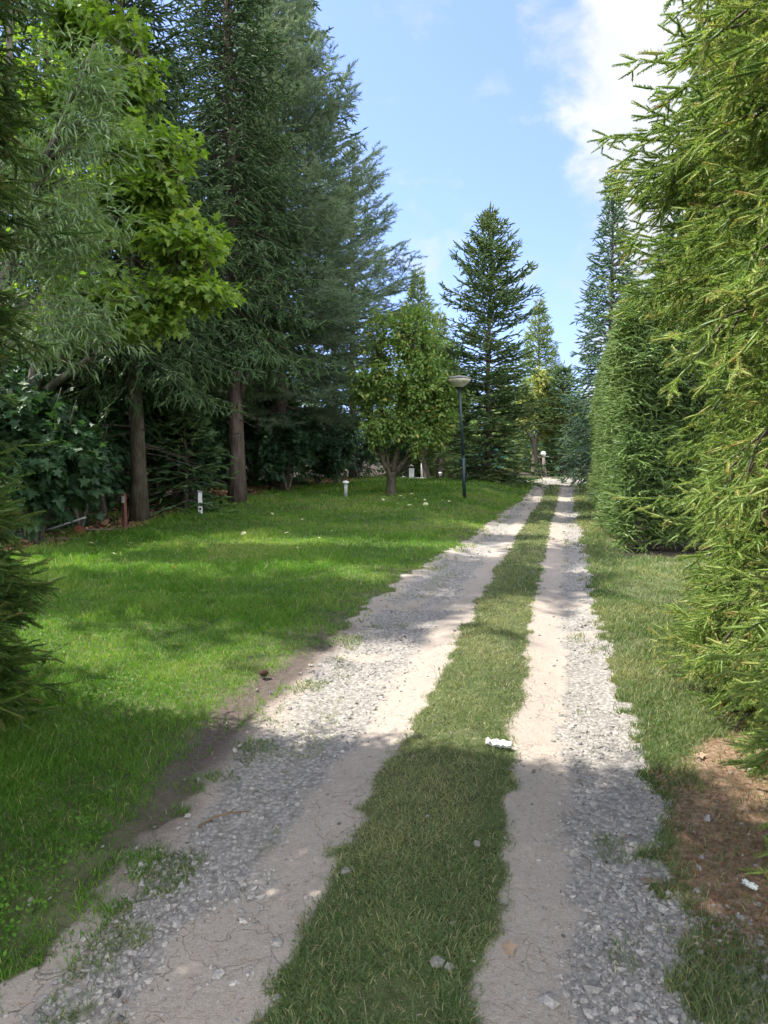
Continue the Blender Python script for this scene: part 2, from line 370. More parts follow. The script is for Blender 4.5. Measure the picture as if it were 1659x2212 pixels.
tuft = np.maximum(tuft, sst(.54, .7, fbm(x * 4.3, y * 4.3, 71)) * (u < lo + .3) * .8)
tuftl = sst(.52, .68, fbm(x * 2.7, y * 2.7, 78)) * (mk_['litter'] > .2) * .55 * (u < .62) * (v > 2.9)
bare = 1 - .75 * sst(.60, .72, fbm(x * 2.1, y * 2.1, 91)) * ((u > lo - .3) & (u < 1.4))
cover = np.maximum(np.maximum(cover * bare, tuft * (mk_['mud'] < .8)), tuftl)
cover = cover * (1 - sst(lo - .75, lo - .02, u) * (u < lo + .1) * (y < 9) * (.35 + .55 * sst(.42, .6, fbm(x * 5, y * 5, 97))))
keep = rng.random(len(x)) < cover
sc = np.maximum(1, d / 3.2) ** .75
pn = fbm(x * .9, y * .9, 41); pn2 = fbm(x * 4, y * 4, 43)
def part(sel, hbase, wbase, leanr, tb, straw):
    k = keep & sel; n = k.sum()
    h = hbase * rng.uniform(.5, 1.35, n) * (.7 + .6 * pn2[k]) * sc[k] ** .55
    w = wbase * rng.uniform(.7, 1.3, n) * sc[k]
    ln = rng.uniform(leanr[0], leanr[1], n)
    h = h * (1 + .8 * sst(.52, .68, fbm(x[k] * .9, y[k] * .9, 83)) * (u[k] < lo[k] - .5))
    t = np.clip(tb + (pn[k] - .5) * 1.3 + (pn2[k] - .5) * .5 + rng.normal(0, .16, n), 0, .86)
    t = np.where(rng.random(n) < straw[0] + straw[1] * (pn[k] > .6), rng.uniform(.9, 1, n), t)
    return x[k], y[k], h, w, ln, t
left = u < lo + .12; mid = (u > lo + .12) & (u < (ri + ro) / 2); right = ~left & ~mid
M_ = part(left, .036, .0034, (.35, 1.05), .54, (.05, .08)); blades('lawn_grass', 'lush mown lawn grass left of the lane', *M_, M['lawn'])
M_ = part(mid, .031, .0032, (.6, 1.18), .46, (.12, .14)); blades('strip_grass', 'dull worn grass strip between the two wheel tracks', *M_, M['dry_grass'])
M_ = part(right, .040, .0034, (.4, 1.05), .5, (.09, .12)); blades('verge_grass', 'grass verge between the right wheel track and the spruce hedges', *M_, M['dry_grass'])
# clover and daisies' leaves low in the lawn
def leaf_scatter(name, label, x, y, size, tint, mat, zoff, flat=.35):
    n = len(x); z = hz(x, y) + zoff
    a = rng.uniform(0, 2 * math.pi, n); tx, ty = rng.normal(0, flat, n), rng.normal(0, flat, n)
    base = np.array([[-.5, 0], [-.1, -.36], [.5, 0], [-.1, .36]])
    ca, sa = np.cos(a)[:, None], np.sin(a)[:, None]
    X = (base[:, 0] * ca - base[:, 1] * sa) * size[:, None]; Y = (base[:, 0] * sa + base[:, 1] * ca) * size[:, None]
    Z = z[:, None] + X * tx[:, None] + Y * ty[:, None]
    V = np.stack([x[:, None] + X, y[:, None] + Y, Z], -1).reshape(-1, 3); q = np.arange(n)[:, None] * 4
    T = np.concatenate([q + np.array([[0, 1, 2]]), q + np.array([[0, 2, 3]])])
    return tag(mk(name, V, T, mat, tint=np.repeat(tint, 4)), label, 'ground cover', kind='stuff')
x2, y2 = scatter(60000, 1.5, 16, .7); m2 = masks(x2, y2); l2 = road(m2['v'])[0]
k = (m2['u'] < l2 - .1) & (m2['soil'] < .3) & (m2['mud'] < .3) & (rng.random(len(x2)) < sst(.5, .66, fbm(x2 * 1.1, y2 * 1.1, 61)))
k |= (m2['u'] > .75) & (m2['v'] < 2.9) & (rng.random(len(x2)) < .25 * (m2['soil'] < .8))
leaf_scatter('clover_leaves', 'small round clover leaves spread through the lawn', x2[k], y2[k], rng.uniform(.010, .02, k.sum()) * np.maximum(1, np.hypot(x2[k], y2[k]) / 4) ** .6, rng.uniform(.2, .7, k.sum()), M['lawn'], .028)

# ------------------------------------------------------------------ gravel
def stone_templates(k=7):
    g = (1 + 5 ** .5) / 2
    V = np.array([(-1, g, 0), (1, g, 0), (-1, -g, 0), (1, -g, 0), (0, -1, g), (0, 1, g), (0, -1, -g), (0, 1, -g), (g, 0, -1), (g, 0, 1), (-g, 0, -1), (-g, 0, 1)], float) / 1.9
    T = np.array([(0, 11, 5), (0, 5, 1), (0, 1, 7), (0, 7, 10), (0, 10, 11), (1, 5, 9), (5, 11, 4), (11, 10, 2), (10, 7, 6), (7, 1, 8), (3, 9, 4), (3, 4, 2), (3, 2, 6), (3, 6, 8), (3, 8, 9), (4, 9, 5), (2, 4, 11), (6, 2, 10), (8, 6, 7), (9, 8, 1)])
    out = []
    for _ in range(k):
        W = V * rng.uniform(.72, 1.2, (12, 1)) + rng.normal(0, .09, (12, 3)); W *= np.array([1, rng.uniform(.6, .9), rng.uniform(.42, .65)]); out.append((W * .5, T))
    return out
ST = stone_templates()
def frames_random(n):
    q = rng.normal(size=(n, 4)); q /= np.linalg.norm(q, axis=1, keepdims=True); w, a, b, c = q.T
    return np.stack([np.stack([1 - 2 * (b * b + c * c), 2 * (a * b - c * w), 2 * (a * c + b * w)], -1), np.stack([2 * (a * b + c * w), 1 - 2 * (a * a + c * c), 2 * (b * c - a * w)], -1), np.stack([2 * (a * c - b * w), 2 * (b * c + a * w), 1 - 2 * (a * a + b * b)], -1)], -2)
def instance(templ, R, P, S, tint, jit=0.):
    """templ: list of (V, T[, vertex tint offset, material index]); R frames (n,3,3) with columns = axes"""
    n = len(P); which = rng.integers(0, len(templ), n); Vs, Ts, Ti, Mi = [], [], [], []; base = 0
    for k, tp in enumerate(templ):
        s = np.nonzero(which == k)[0]
        if not len(s): continue
        V, T = tp[0].astype(F32), tp[1]
        W = np.einsum('nij,mj->nmi', (R[s] * np.asarray(S)[s][:, None, None]).astype(F32), V) + P[s][:, None].astype(F32)
        Vs.append(W.reshape(-1, 3)); Ts.append((T[None] + (np.arange(len(s)) * len(V))[:, None, None]).reshape(-1, 3) + base)
        to = tp[2] if len(tp) > 2 else np.zeros(len(V))
        Ti.append(np.clip(tint[s][:, None] + to[None], 0, 1).ravel())
        Mi.append(np.tile(tp[3] if len(tp) > 3 else np.zeros(len(T), np.int32), len(s))); base += len(s) * len(V)
    return np.concatenate(Vs), np.concatenate(Ts), np.concatenate(Ti), np.concatenate(Mi)
x, y = scatter(150000, 1.5, 31, .7); m3 = masks(x, y); d = np.hypot(x, y)
cl = fbm(x * 2.4, y * 2.4, 55)
pr = m3['gravel'] * (.25 + .75 * sst(.40, .58, cl)) + .025 * m3['track'] + .006 * (m3['u'] > -2) + .03 * m3['litter']
pr = np.where(y < 1.62, 0, pr); k = rng.random(len(x)) < pr
x, y, d = x[k], y[k], d[k]; n = len(x)
S = np.clip(rng.lognormal(math.log(.0118), .46, n), .006, .032) * np.maximum(1, d / 4.5) ** .5
Rz = rng.uniform(0, 2 * math.pi, n); R = np.zeros((n, 3, 3)); R[:, 0, 0] = np.cos(Rz); R[:, 0, 1] = -np.sin(Rz); R[:, 1, 0] = np.sin(Rz); R[:, 1, 1] = np.cos(Rz); R[:, 2, 2] = 1
tx = rng.normal(0, .3, n); R[:, 2, 0] = tx
S = S * 1.25
V, T, ti, mi = instance(ST, R, np.stack([x, y, hz(x, y) + S * rng.uniform(-.12, .12, n)], 1), S, np.clip(rng.normal(.55, .22, n), 0, 1))
tag(mk('gravel', V, T, M['stone'], tint=ti), 'loose grey gravel heaped along the wheel tracks', 'gravel', kind='stuff')
# needle litter on the right
x, y = scatter(120000, 1.5, 6, .75); m4 = masks(x, y)
k = rng.random(len(x)) < m4['litter'] * .8 + .02 * m4['track'] * (y < 4); x, y = x[k], y[k]; n = len(x)
blades('needle_litter', 'fallen brown spruce needles under the hedge on the right', x, y, rng.uniform(.02, .05, n), rng.uniform(.002, .004, n), rng.uniform(1.0, 1.19, n), np.clip(rng.normal(.5, .25, n), 0, 1), M['litter'])
# leaf litter under the left trees
y = rng.uniform(7, 32, 9000); x = border(y) - np.abs(rng.normal(0, 1.3, 9000)) + .15
leaf_scatter('leaf_litter', 'dead leaves lying on the dark soil beneath the trees', x, y, rng.uniform(.04, .10, 9000), np.clip(rng.normal(.55, .3, 9000), 0, 1), M['litter'], .012, .5)

# ------------------------------------------------------------------ conifer foliage
def shoot(L, nn, nl, nw, up=.25, twig=.0018, lean=55, core=0., sides=5, rings=3):
    V, T, ti, mi = [], [], [], []
    if core:                           # the dense brush of needles round the shoot
        zz = np.linspace(0, L * 1.05, rings + 1); rr = core * np.array([.45] + [1.0 - .18 * k for k in range(rings - 1)] + [.12])
        rr = rr * rng.uniform(.85, 1.15, len(rr)); Pc = np.stack([rng.normal(0, core * .15, rings + 1), zz, np.linspace(0, rng.normal(0, L * .08), rings + 1)], 1)
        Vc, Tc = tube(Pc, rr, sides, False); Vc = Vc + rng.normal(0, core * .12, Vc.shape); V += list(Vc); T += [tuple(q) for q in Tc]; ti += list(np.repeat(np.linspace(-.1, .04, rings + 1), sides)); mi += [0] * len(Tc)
    for q in range(nn):
        t = (q + rng.random()) / nn; phi = rng.uniform(0, 2 * math.pi)
        if rng.random() < .5: phi = rng.normal(math.pi / 2, 1.0)
        le = math.radians(lean + rng.normal(0, 9) - 22 * max(0, t - .8) * 5)
        dv = np.array([math.sin(le) * math.cos(phi), math.cos(le), math.sin(le) * math.sin(phi)])
        w = np.cross(dv, rng.normal(size=3)); w /= np.linalg.norm(w)
        b = np.array([0, t * L, 0]); l = nl * rng.uniform(.8, 1.15) * (1 - .25 * t)
        k = len(V); V += [b - w * nw * .5 + dv * l * .08, b + w * nw * .5 + dv * l * .08, b + dv * l]; T.append((k, k + 1, k + 2)); ti += [-.06, -.06, .06]; mi.append(0)
    if twig:
        Vt, Tt = tube([(0, 0, 0), (0, L, 0)], [twig, twig * .6], 3, False); T += [tuple(r + len(V)) for r in Tt]; V += list(Vt); ti += [0] * len(Vt); mi += [1] * len(Tt)
    return np.array(V), np.array(T), np.array(ti), np.array(mi, np.int32)
def frond(length, L, bl=.42, ang=55, droop=.12, upturn=.12, hang=.25, fill=1.0):
    """shoot segments of one conifer branch in local coordinates: x outwards, z up -> P, D, age"""
    P, D, A = [], [], []
    def axis_pos(t): return np.array([t * length, .04 * length * math.sin(t * 4 + ph), (-droop * t ** 1.4 + upturn * max(0, t - .55) ** 2 * 3) * length])
    ph = rng.uniform(0, 6)
    n = max(3, int(length / L))
    for k in range(n):
        a, b = axis_pos(k / n), axis_pos((k + 1) / n)
        if k / n > .15: P.append(a); D.append(b - a); A.append(k / n)
        if k / n < .12: continue
        for s in (-1, 1):
            if rng.random() > .92 * fill: continue
            blen = (bl * length * (1 - (k + .3) / n) ** .75 + L * .9) * rng.uniform(.65, 1.2)
            th = math.radians(ang + rng.normal(0, 9)); q = a + (b - a) * rng.random()
            dv = np.array([math.cos(th), s * math.sin(th), -hang * rng.uniform(.2, 1.6) + rng.normal(0, .12)]); dv /= np.linalg.norm(dv)
            m = max(1, int(round(blen / L)))
            for j in range(m):
                dd = dv + np.array([.05 * j, 0, -.06 * j * hang * 3]) + rng.normal(0, .18, 3); dd /= np.linalg.norm(dd)
                if j > 0 or m < 3: P.append(q); D.append(dd * L); A.append(.35 + .6 * (j + 1) / m)
                if j < m - 1 or m == 1:
                    for s2 in (-1, 1):
                        if rng.random() < .95 * fill:
                            th2 = s * th + s2 * math.radians(48 + rng.normal(0, 10))
                            d2 = np.array([math.cos(th2), math.sin(th2), dd[2] - .15 + rng.normal(0, .2)]); d2 /= np.linalg.norm(d2)
                            P.append(q + dd * L * rng.uniform(.4, .9)); D.append(d2 * L * rng.uniform(.6, 1)); A.append(.3 + .6 * (j + 1) / m)
                q = q + dd * L
    e = axis_pos(1); P.append(e); D.append(np.array([1, 0, .15]) * L); A.append(1.)
    P = np.array(P); D = np.array(D)
    ax = np.array([axis_pos(t) for t in np.linspace(0, 1, 6)])
    return P, D, np.array(A), ax
class Fronds:
    def __init__(s, lengths, L, var=4, **kw):
        s.lens = np.array(lengths); s.fr = [[frond(l, L, **kw) for _ in range(var)] for l in lengths]; s.L = L
    def place(s, base, out, up, ln):
        """base (n,3), out unit, up approx, ln -> all segments"""
        P, D, A, X = [], [], [], []
        for b, o_, u_, l in zip(base, out, up, ln):
            i = int(np.argmin(abs(s.lens - l))); f = s.fr[i][rng.integers(len(s.fr[i]))]; k = l / s.lens[i]
            o_ = o_ / np.linalg.norm(o_); y_ = np.cross(u_, o_); y_ /= np.linalg.norm(y_) + 1e-9; z_ = np.cross(o_, y_)
            R = np.stack([o_, y_ * (1 if rng.random() < .5 else -1), z_], 1)
            P.append(f[0] @ R.T * k + b); D.append(f[1] @ R.T); A.append(f[2]); X.append(f[3] @ R.T * k + b)
        return np.concatenate(P), np.concatenate(D), np.concatenate(A), X
def seg_frames(D):
    L = np.linalg.norm(D, axis=1); Y = D / L[:, None]
    ref = np.array([0, 0, 1.]) + rng.normal(0, .35, D.shape); X = np.cross(Y, ref); X /= np.linalg.norm(X, axis=1, keepdims=True) + 1e-9
    Z = np.cross(X, Y); return np.stack([X, Y, Z], -1), L
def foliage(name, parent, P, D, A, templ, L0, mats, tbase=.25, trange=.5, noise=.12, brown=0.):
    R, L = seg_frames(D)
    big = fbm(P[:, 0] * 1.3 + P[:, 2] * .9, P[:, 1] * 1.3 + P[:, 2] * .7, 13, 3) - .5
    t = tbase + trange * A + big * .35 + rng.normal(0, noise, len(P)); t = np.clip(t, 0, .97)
    if brown: t = np.where(rng.random(len(P)) < brown, 1., t)
    V, T, ti, mi = instance(templ, R, P, L / L0, t)
    return mk(name, V, T, mats, parent, ti, mi)

SH_NEAR = [shoot(.12, 60, .0240, .0052, core=.0065, rings=3, lean=60, sides=4) for _ in range(6)]
SH_MID = [shoot(.15, 26, .026, .0055, twig=0, core=.0135, rings=3) for _ in range(6)]
SH_FAR = [shoot(.24, 12, .055, .014, twig=0, lean=46, core=.027, rings=2) for _ in range(6)]
SH_FINE = [shoot(.16, 12, .036, .0095, twig=0, lean=48, core=.0165, rings=2) for _ in range(6)]
SH_PINE = [shoot(.24, 34, .125, .013, twig=0, lean=42) for _ in range(5)]
FR_NEAR = Fronds((.32, .5, .75, 1.1), .115, 6, hang=.55, droop=.32, upturn=.2, bl=.40, ang=50)
FR_SPRIG = Fronds((.24, .34), .115, 10, hang=.35, droop=.25, upturn=.1, bl=.12, ang=50)
FR_MID = Fronds((.3, .45), .14, 8, hang=.12, droop=.05, upturn=.1, bl=.22)
FR_FAR = Fronds((.5, .9, 1.5, 2.2, 3.1, 4.2), .24, 4, hang=.45, droop=.16, upturn=.2, bl=.46, fill=.86)
FR_FINE = Fronds((.5, .9, 1.5, 2.2, 3.1), .165, 4, hang=.6, droop=.18, upturn=.2, bl=.42, fill=.9)
FR_FIR = Fronds((.5, .9, 1.5, 2.2), .24, 4, hang=.1, droop=.10, upturn=.06, bl=.5, fill=.86)
FR_PINE = Fronds((.6, 1.2, 2.0, 3.2, 4.4), .26, 4, hang=-.12, droop=.02, upturn=.22, bl=.46, fill=1)

def conifer(name, label, cat, base, H, R0, zc, rad=None, frs=FR_FAR, shs=SH_FAR, L0=.24, mats=('spruce_dark',), bark='bark_spruce', tr=.16, whorl=.36, nb=6, pitch=(-22, 50), lean=(0, 0), power=.85, dead=0, tb=.2, group=None, low=1., asym=None, skip=.0, ragged=(.72, 1.12)):
    t = thing(name, label, cat, tuple(base), 0, group)
    zs = np.linspace(0, H, 14); tp = np.stack([lean[0] * zs / H + .03 * np.sin(zs * 1.1), lean[1] * zs / H + .03 * np.cos(zs * .9), zs], 1)
    tr_ = tr * (1 - zs / H) ** .8 + .012; tr_[0] *= 1.35; tp[0, 2] = -.15
    mb = MB(); mb.tube(tp, tr_, 12)
    B, O, U, Ln = [], [], [], []; z = zc; a0 = 0
    while z < H - .12:
        f = (z - zc) / (H - zc); r = R0 * (rad(f) if rad else (1 - f) ** power * (low + (1 - low) * min(1, f * 5)))
        a0 += 1.1
        cx, cy = np.interp(z, zs, tp[:, 0]), np.interp(z, zs, tp[:, 1])
        m = nb if f < .85 else max(3, nb - 2)
        for k in range(m):
            if rng.random() < (skip(f) if callable(skip) else skip): continue
            a = a0 + k * 2 * math.pi / m + rng.normal(0, .25)
            l = max(.28, r * rng.uniform(*ragged))
            if asym: l *= 1 + asym[0] * math.cos(a - asym[1])
            p = math.radians(np.interp(f, [0, 1], pitch) + rng.normal(0, 6))
            O.append((math.cos(a) * math.cos(p), math.sin(a) * math.cos(p), math.sin(p))); B.append((cx, cy, z + rng.uniform(-.12, .12))); U.append((0, 0, 1)); Ln.append(l)
        z += whorl * (1 - .45 * f)
    B.append((tp[-1, 0], tp[-1, 1], H - .35)); O.append((.02, .02, 1)); U.append((1, 0, .02)); Ln.append(.5)
    P, D, A, X = frs.place(np.array(B), np.array(O), np.array(U), np.array(Ln))
    for ax, l in zip(X, Ln):
        mb.tube(ax[:5], np.linspace(.012 + .008 * l, .004, 5), 4, caps=False)
    for _ in range(dead):                  # bare dead branches below the crown
        zz = rng.uniform(.9, max(zc, 1.6)); a = rng.uniform(0, 6.28); l = rng.uniform(.4, 1.7)
        p0 = np.array([np.interp(zz, zs, tp[:, 0]), np.interp(zz, zs, tp[:, 1]), zz]); dv = np.array([math.cos(a), math.sin(a), rng.uniform(-.25, .15)])
        q = [p0 + dv * l * s + np.array([0, 0, -.12 * l * s * s]) + rng.normal(0, .02, 3) for s in (0, .35, .7, 1)]
        mb.tube(q, [.014, .010, .007, .003], 4, caps=False)
        for s in (1, 2): mb.tube([q[s], q[s] + (dv + rng.normal(0, .5, 3)) * l * .3], [.006, .002], 3, caps=False)
    mb.build('trunk', M[bark], t, True)
    foliage('crown', t, P, D, A, shs, L0, [M[mats[0]], M['twig']], tbase=tb)
    return t

# ------------------------------------------------------------------ broadleaf foliage
def fan(outline, bend=.1, fold=.12):
    o = np.array(outline, float); c = np.array([[o[:, 0].mean() * .9, 0]]); V2 = np.concatenate([c, o])
    V = np.stack([V2[:, 0], V2[:, 1], fold * abs(V2[:, 1]) - bend * V2[:, 0] ** 2], 1); n = len(o)
    return V, np.array([(0, 1 + k, 1 + (k + 1) % n) for k in range(n)])
MAPLE = [(0, 0), (-.06, -.22), (-.18, -.46), (.10, -.36), (.22, -.30), (.42, -.58), (.52, -.40), (.50, -.20), (.72, -.22), (.82, -.10), (1.05, 0)]
MAPLE = MAPLE + [(a, -b) for a, b in MAPLE[-2:0:-1]]
OVAL = [(0, 0), (.2, -.24), (.55, -.30), (.85, -.16), (1, 0), (.85, .16), (.55, .30), (.2, .24)]
LANCE = [(0, 0), (.25, -.065), (.6, -.06), (1, 0), (.6, .06), (.25, .065)]
DIAM = [(0, 0), (.45, -.36), (1, 0), (.45, .36)]
LT = {'maple': [fan(MAPLE, b, f) for b, f in ((.15, .1), (.3, .05), (.05, .2))], 'oval': [fan(OVAL, b, f) for b, f in ((.15, .25), (.3, .1))],
      'lance': [fan(LANCE, b, .5) for b in (.2, .45)], 'diam': [fan(DIAM, .2, .2)]}
def leaves_at(name, parent, P, Dr, size, kind, mat, tint, droop=.45):
    n = len(P); X = Dr + rng.normal(0, .45, (n, 3)); X[:, 2] -= droop * rng.uniform(.2, 1.5, n); X /= np.linalg.norm(X, axis=1, keepdims=True)
    up = np.array([0, 0, 1.]) + rng.normal(0, .4, (n, 3)) + Dr * .35; Y = np.cross(up, X); Y /= np.linalg.norm(Y, axis=1, keepdims=True) + 1e-9
    Z = np.cross(X, Y); R = np.stack([X, Y, Z], -1)
    V, T, ti, mi = instance(LT[kind], R, P, size, tint)
    return mk(name, V, T, mat, parent, ti)
def broadleaf(name, label, cat, base, limbs, blobs, kind, size, mat, bark, tiplen=.7, per=10, group=None, droop=.45, hollow=.5, tb=.5, thin=.008, yellow=0., twigdir=None):
    """limbs: list of (points, radii) relative to base; blobs: (cx,cy,cz, rx,ry,rz, n) relative to base"""
    t = thing(name, label, cat, tuple(base), 0, group); mb = MB(); sk = []
    for P, R in limbs:
        P = np.array(P, float); s = np.linspace(0, 1, len(P)); q = np.linspace(0, 1, len(P) * 4)
        Q = np.stack([np.interp(q, s, P[:, k]) for k in range(3)], 1); Q[1:-1] = (Q[:-2] + Q[1:-1] * 2 + Q[2:]) / 4
        Q += rng.normal(0, .008, Q.shape); mb.tube(Q, np.interp(q, s, R), 9); sk.append(Q)
    sk = np.concatenate(sk); LP, LD, TT = [], [], []
    for cx, cy, cz, rx, ry, rz, n in blobs:
        dv = rng.normal(size=(n, 3)); dv /= np.linalg.norm(dv, axis=1, keepdims=True)
        rr = (hollow + (1 - hollow) * rng.random(n)) * rng.uniform(.75, 1.0, n) * (1 + .35 * (rng.random(n) < .12))
        tips = np.array([cx, cy, cz]) + dv * rr[:, None] * np.array([rx, ry, rz])
        for tp_, dd in zip(tips, dv):
            if tp_[2] < .1: continue
            cost = np.linalg.norm(sk - tp_, axis=1) + 1.2 * np.maximum(0, sk[:, 2] - tp_[2] + .1); b = sk[np.argmin(cost)]
            w = tp_ - b; l = np.linalg.norm(w)
            if l < .05: continue
            mid = b + w * .5 + np.array([0, 0, .10 * l]) + rng.normal(0, .05 * l, 3)
            q = np.array([b, mid, tp_]); mb.tube(q, [thin * (1 + l), thin * .7, .002], 3, caps=False)
            k = per; s = 1 - rng.random(k) ** 1.3 * min(1, tiplen / l)
            pos = np.where(s[:, None] < .5, b + (mid - b) * (s[:, None] * 2), mid + (tp_ - mid) * (s[:, None] * 2 - 1))
            side = rng.normal(0, 1, (k, 3)); td = w / l if twigdir is None else (w / l + np.array(twigdir)); td = td / np.linalg.norm(td)
            LP.append(pos + side * .05); LD.append(td[None] * .7 + side * .55 + dd * .3); TT.append(np.full(k, rng.normal(0, .14)))
    LP = np.concatenate(LP); LD = np.concatenate(LD); LD /= np.linalg.norm(LD, axis=1, keepdims=True)
    ti = np.clip(tb + np.concatenate(TT) + rng.normal(0, .14, len(LP)), 0, .85)
    if yellow: ti = np.where(rng.random(len(LP)) < yellow, rng.uniform(.9, 1, len(LP)), ti)
    mb.build('trunk', M[bark], t, True)
    leaves_at('crown', t, LP, LD, size * rng.uniform(.65, 1.2, len(LP)), kind, M[mat], ti, droop)
    return t

# ------------------------------------------------------------------ hedges
def hedge_pts(n, fn):                  # fn(n) -> base, out arrays
    return fn(n)
RU, RV = np.array([CA, -SA, 0]), np.array([SA, CA, 0])       # across / along the lane
def W(u, v, z): return u[:, None] * RU + v[:, None] * RV + np.stack([0 * z, 0 * z, z], 1)
def near_right():
    t = thing('spruce_hedge', 'tall untrimmed spruce hedge in yellow-green sunlight at the right edge of the lane', 'hedge', tuple(xy(2.0, 3.8)) + (0,))
    o0 = np.array([*xy(2.0, 3.8), 0])
    nb = 430; bv = rng.uniform(.7, 6.6, nb); bz = rng.uniform(.08, 6.2, nb); bo = rng.normal(0, .13, nb); bp = rng.normal(-.30, .22, nb); by = rng.normal(.1, .4, nb); bt = rng.normal(0, .09, nb)
    k = np.repeat(np.arange(nb), 9); n = len(k)
    ln = rng.choice([.24, .34], n) * rng.uniform(.85, 1.1, n)
    along = rng.random(n) ** .8                                  # sprigs sit along each hanging bough, the outer ones lower
    v = bv[k] + rng.normal(0, .10, n) + by[k] * .12 * along; z = np.maximum(.05, bz[k] + rng.normal(0, .06, n) + .12 - .22 * along)
    face = 1.20 + .05 * np.sin(v * 2.1 + z * 1.3) - .10 * sst(5, 4, v) + .12 * sst(5.8, 6.6, v) - .24 * sst(2.4, 3.1, z) + .12 * sst(4.0, 4.6, z) + .30 * sst(3.0, 2.0, v) * sst(1.0, .2, z) - .08 * sst(1.5, .5, z)
    dep = bo[k] + .28 - .36 * along + ln * .3
    yaw = by[k] + rng.normal(0, .6, n); pit = bp[k] - .15 + rng.normal(0, .35, n) + .35 * sst(2.6, 3.4, z)
    out = -(np.cos(yaw) * np.cos(pit))[:, None] * RU + (np.sin(yaw) * np.cos(pit))[:, None] * RV + np.stack([0 * z, 0 * z, np.sin(pit)], 1)
    P, D, A, X = FR_SPRIG.place(W(face + dep, v, z) - o0, out, np.tile([0, 0, 1.], (n, 1)) + rng.normal(0, .3, (n, 3)), ln)
    # far end of the hedge
    n2 = 200; u2 = rng.uniform(.95, 2.8, n2); z2 = rng.uniform(.2, 5, n2)
    yaw = rng.normal(0, .5, n2); out2 = (np.cos(yaw))[:, None] * RV + np.sin(yaw)[:, None] * RU + np.stack([0 * z2, 0 * z2, rng.normal(.1, .25, n2)], 1)
    P2, D2, A2, X2 = FR_NEAR.place(W(u2, np.full(n2, 6.4), z2) - o0, out2, np.tile([0, 0, 1.], (n2, 1)), np.full(n2, .75))
    P = np.concatenate([P, P2]); D = np.concatenate([D, D2]); A = np.concatenate([A, A2])
    # protruding upper branches against the sky
    B, O, Ln = [], [], []
    for _ in range(30):
        vv = rng.uniform(4.6, 6.5); zz = rng.uniform(2.6, 4.0); B.append(W(np.array([1.5]), np.array([vv]), np.array([zz]))[0] - o0)
        O.append(-RU * 1 + RV * rng.normal(.1, .3) + np.array([0, 0, rng.uniform(-.05, .45)])); Ln.append(1.15 * rng.uniform(.85, 1.15))
    P3, D3, A3, X3 = FR_NEAR.place(np.array(B), np.array(O), np.tile([0, 0, 1.], (30, 1)), np.array(Ln))
    P = np.concatenate([P, P3]); D = np.concatenate([D, D3]); A = np.concatenate([A, A3])
    k = P[:, 2] > .03
    foliage('foliage', t, P[k], D[k], A[k], SH_NEAR, .12, [M['spruce_hedge'], M['twig']], .2, .52, .15, brown=.018)
    mb = MB()
    for vv in np.arange(1.0, 7, 1.15):
        b = W(np.array([2.0 + rng.normal(0, .1)]), np.array([vv]), np.array([0.]))[0] - o0; mb.tube([b + [0, 0, -.1], b + [.02, 0, 3], b + [0, .05, 6.6]], [.085, .06, .02], 8)
    for ax in X + X3: mb.tube(ax[:5], [.007, .006, .005, .004, .002], 4, caps=False)
    mb.build('stems', M['bark_spruce'], t, True)
    # coarse inner needles that close the heart of the hedge
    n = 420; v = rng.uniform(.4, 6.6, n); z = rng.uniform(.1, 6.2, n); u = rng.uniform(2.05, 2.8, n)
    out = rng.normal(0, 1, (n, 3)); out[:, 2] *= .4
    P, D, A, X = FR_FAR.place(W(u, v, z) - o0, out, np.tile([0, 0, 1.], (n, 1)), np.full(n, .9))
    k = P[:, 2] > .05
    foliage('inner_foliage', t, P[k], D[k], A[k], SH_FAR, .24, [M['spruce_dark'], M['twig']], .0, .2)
near_right()
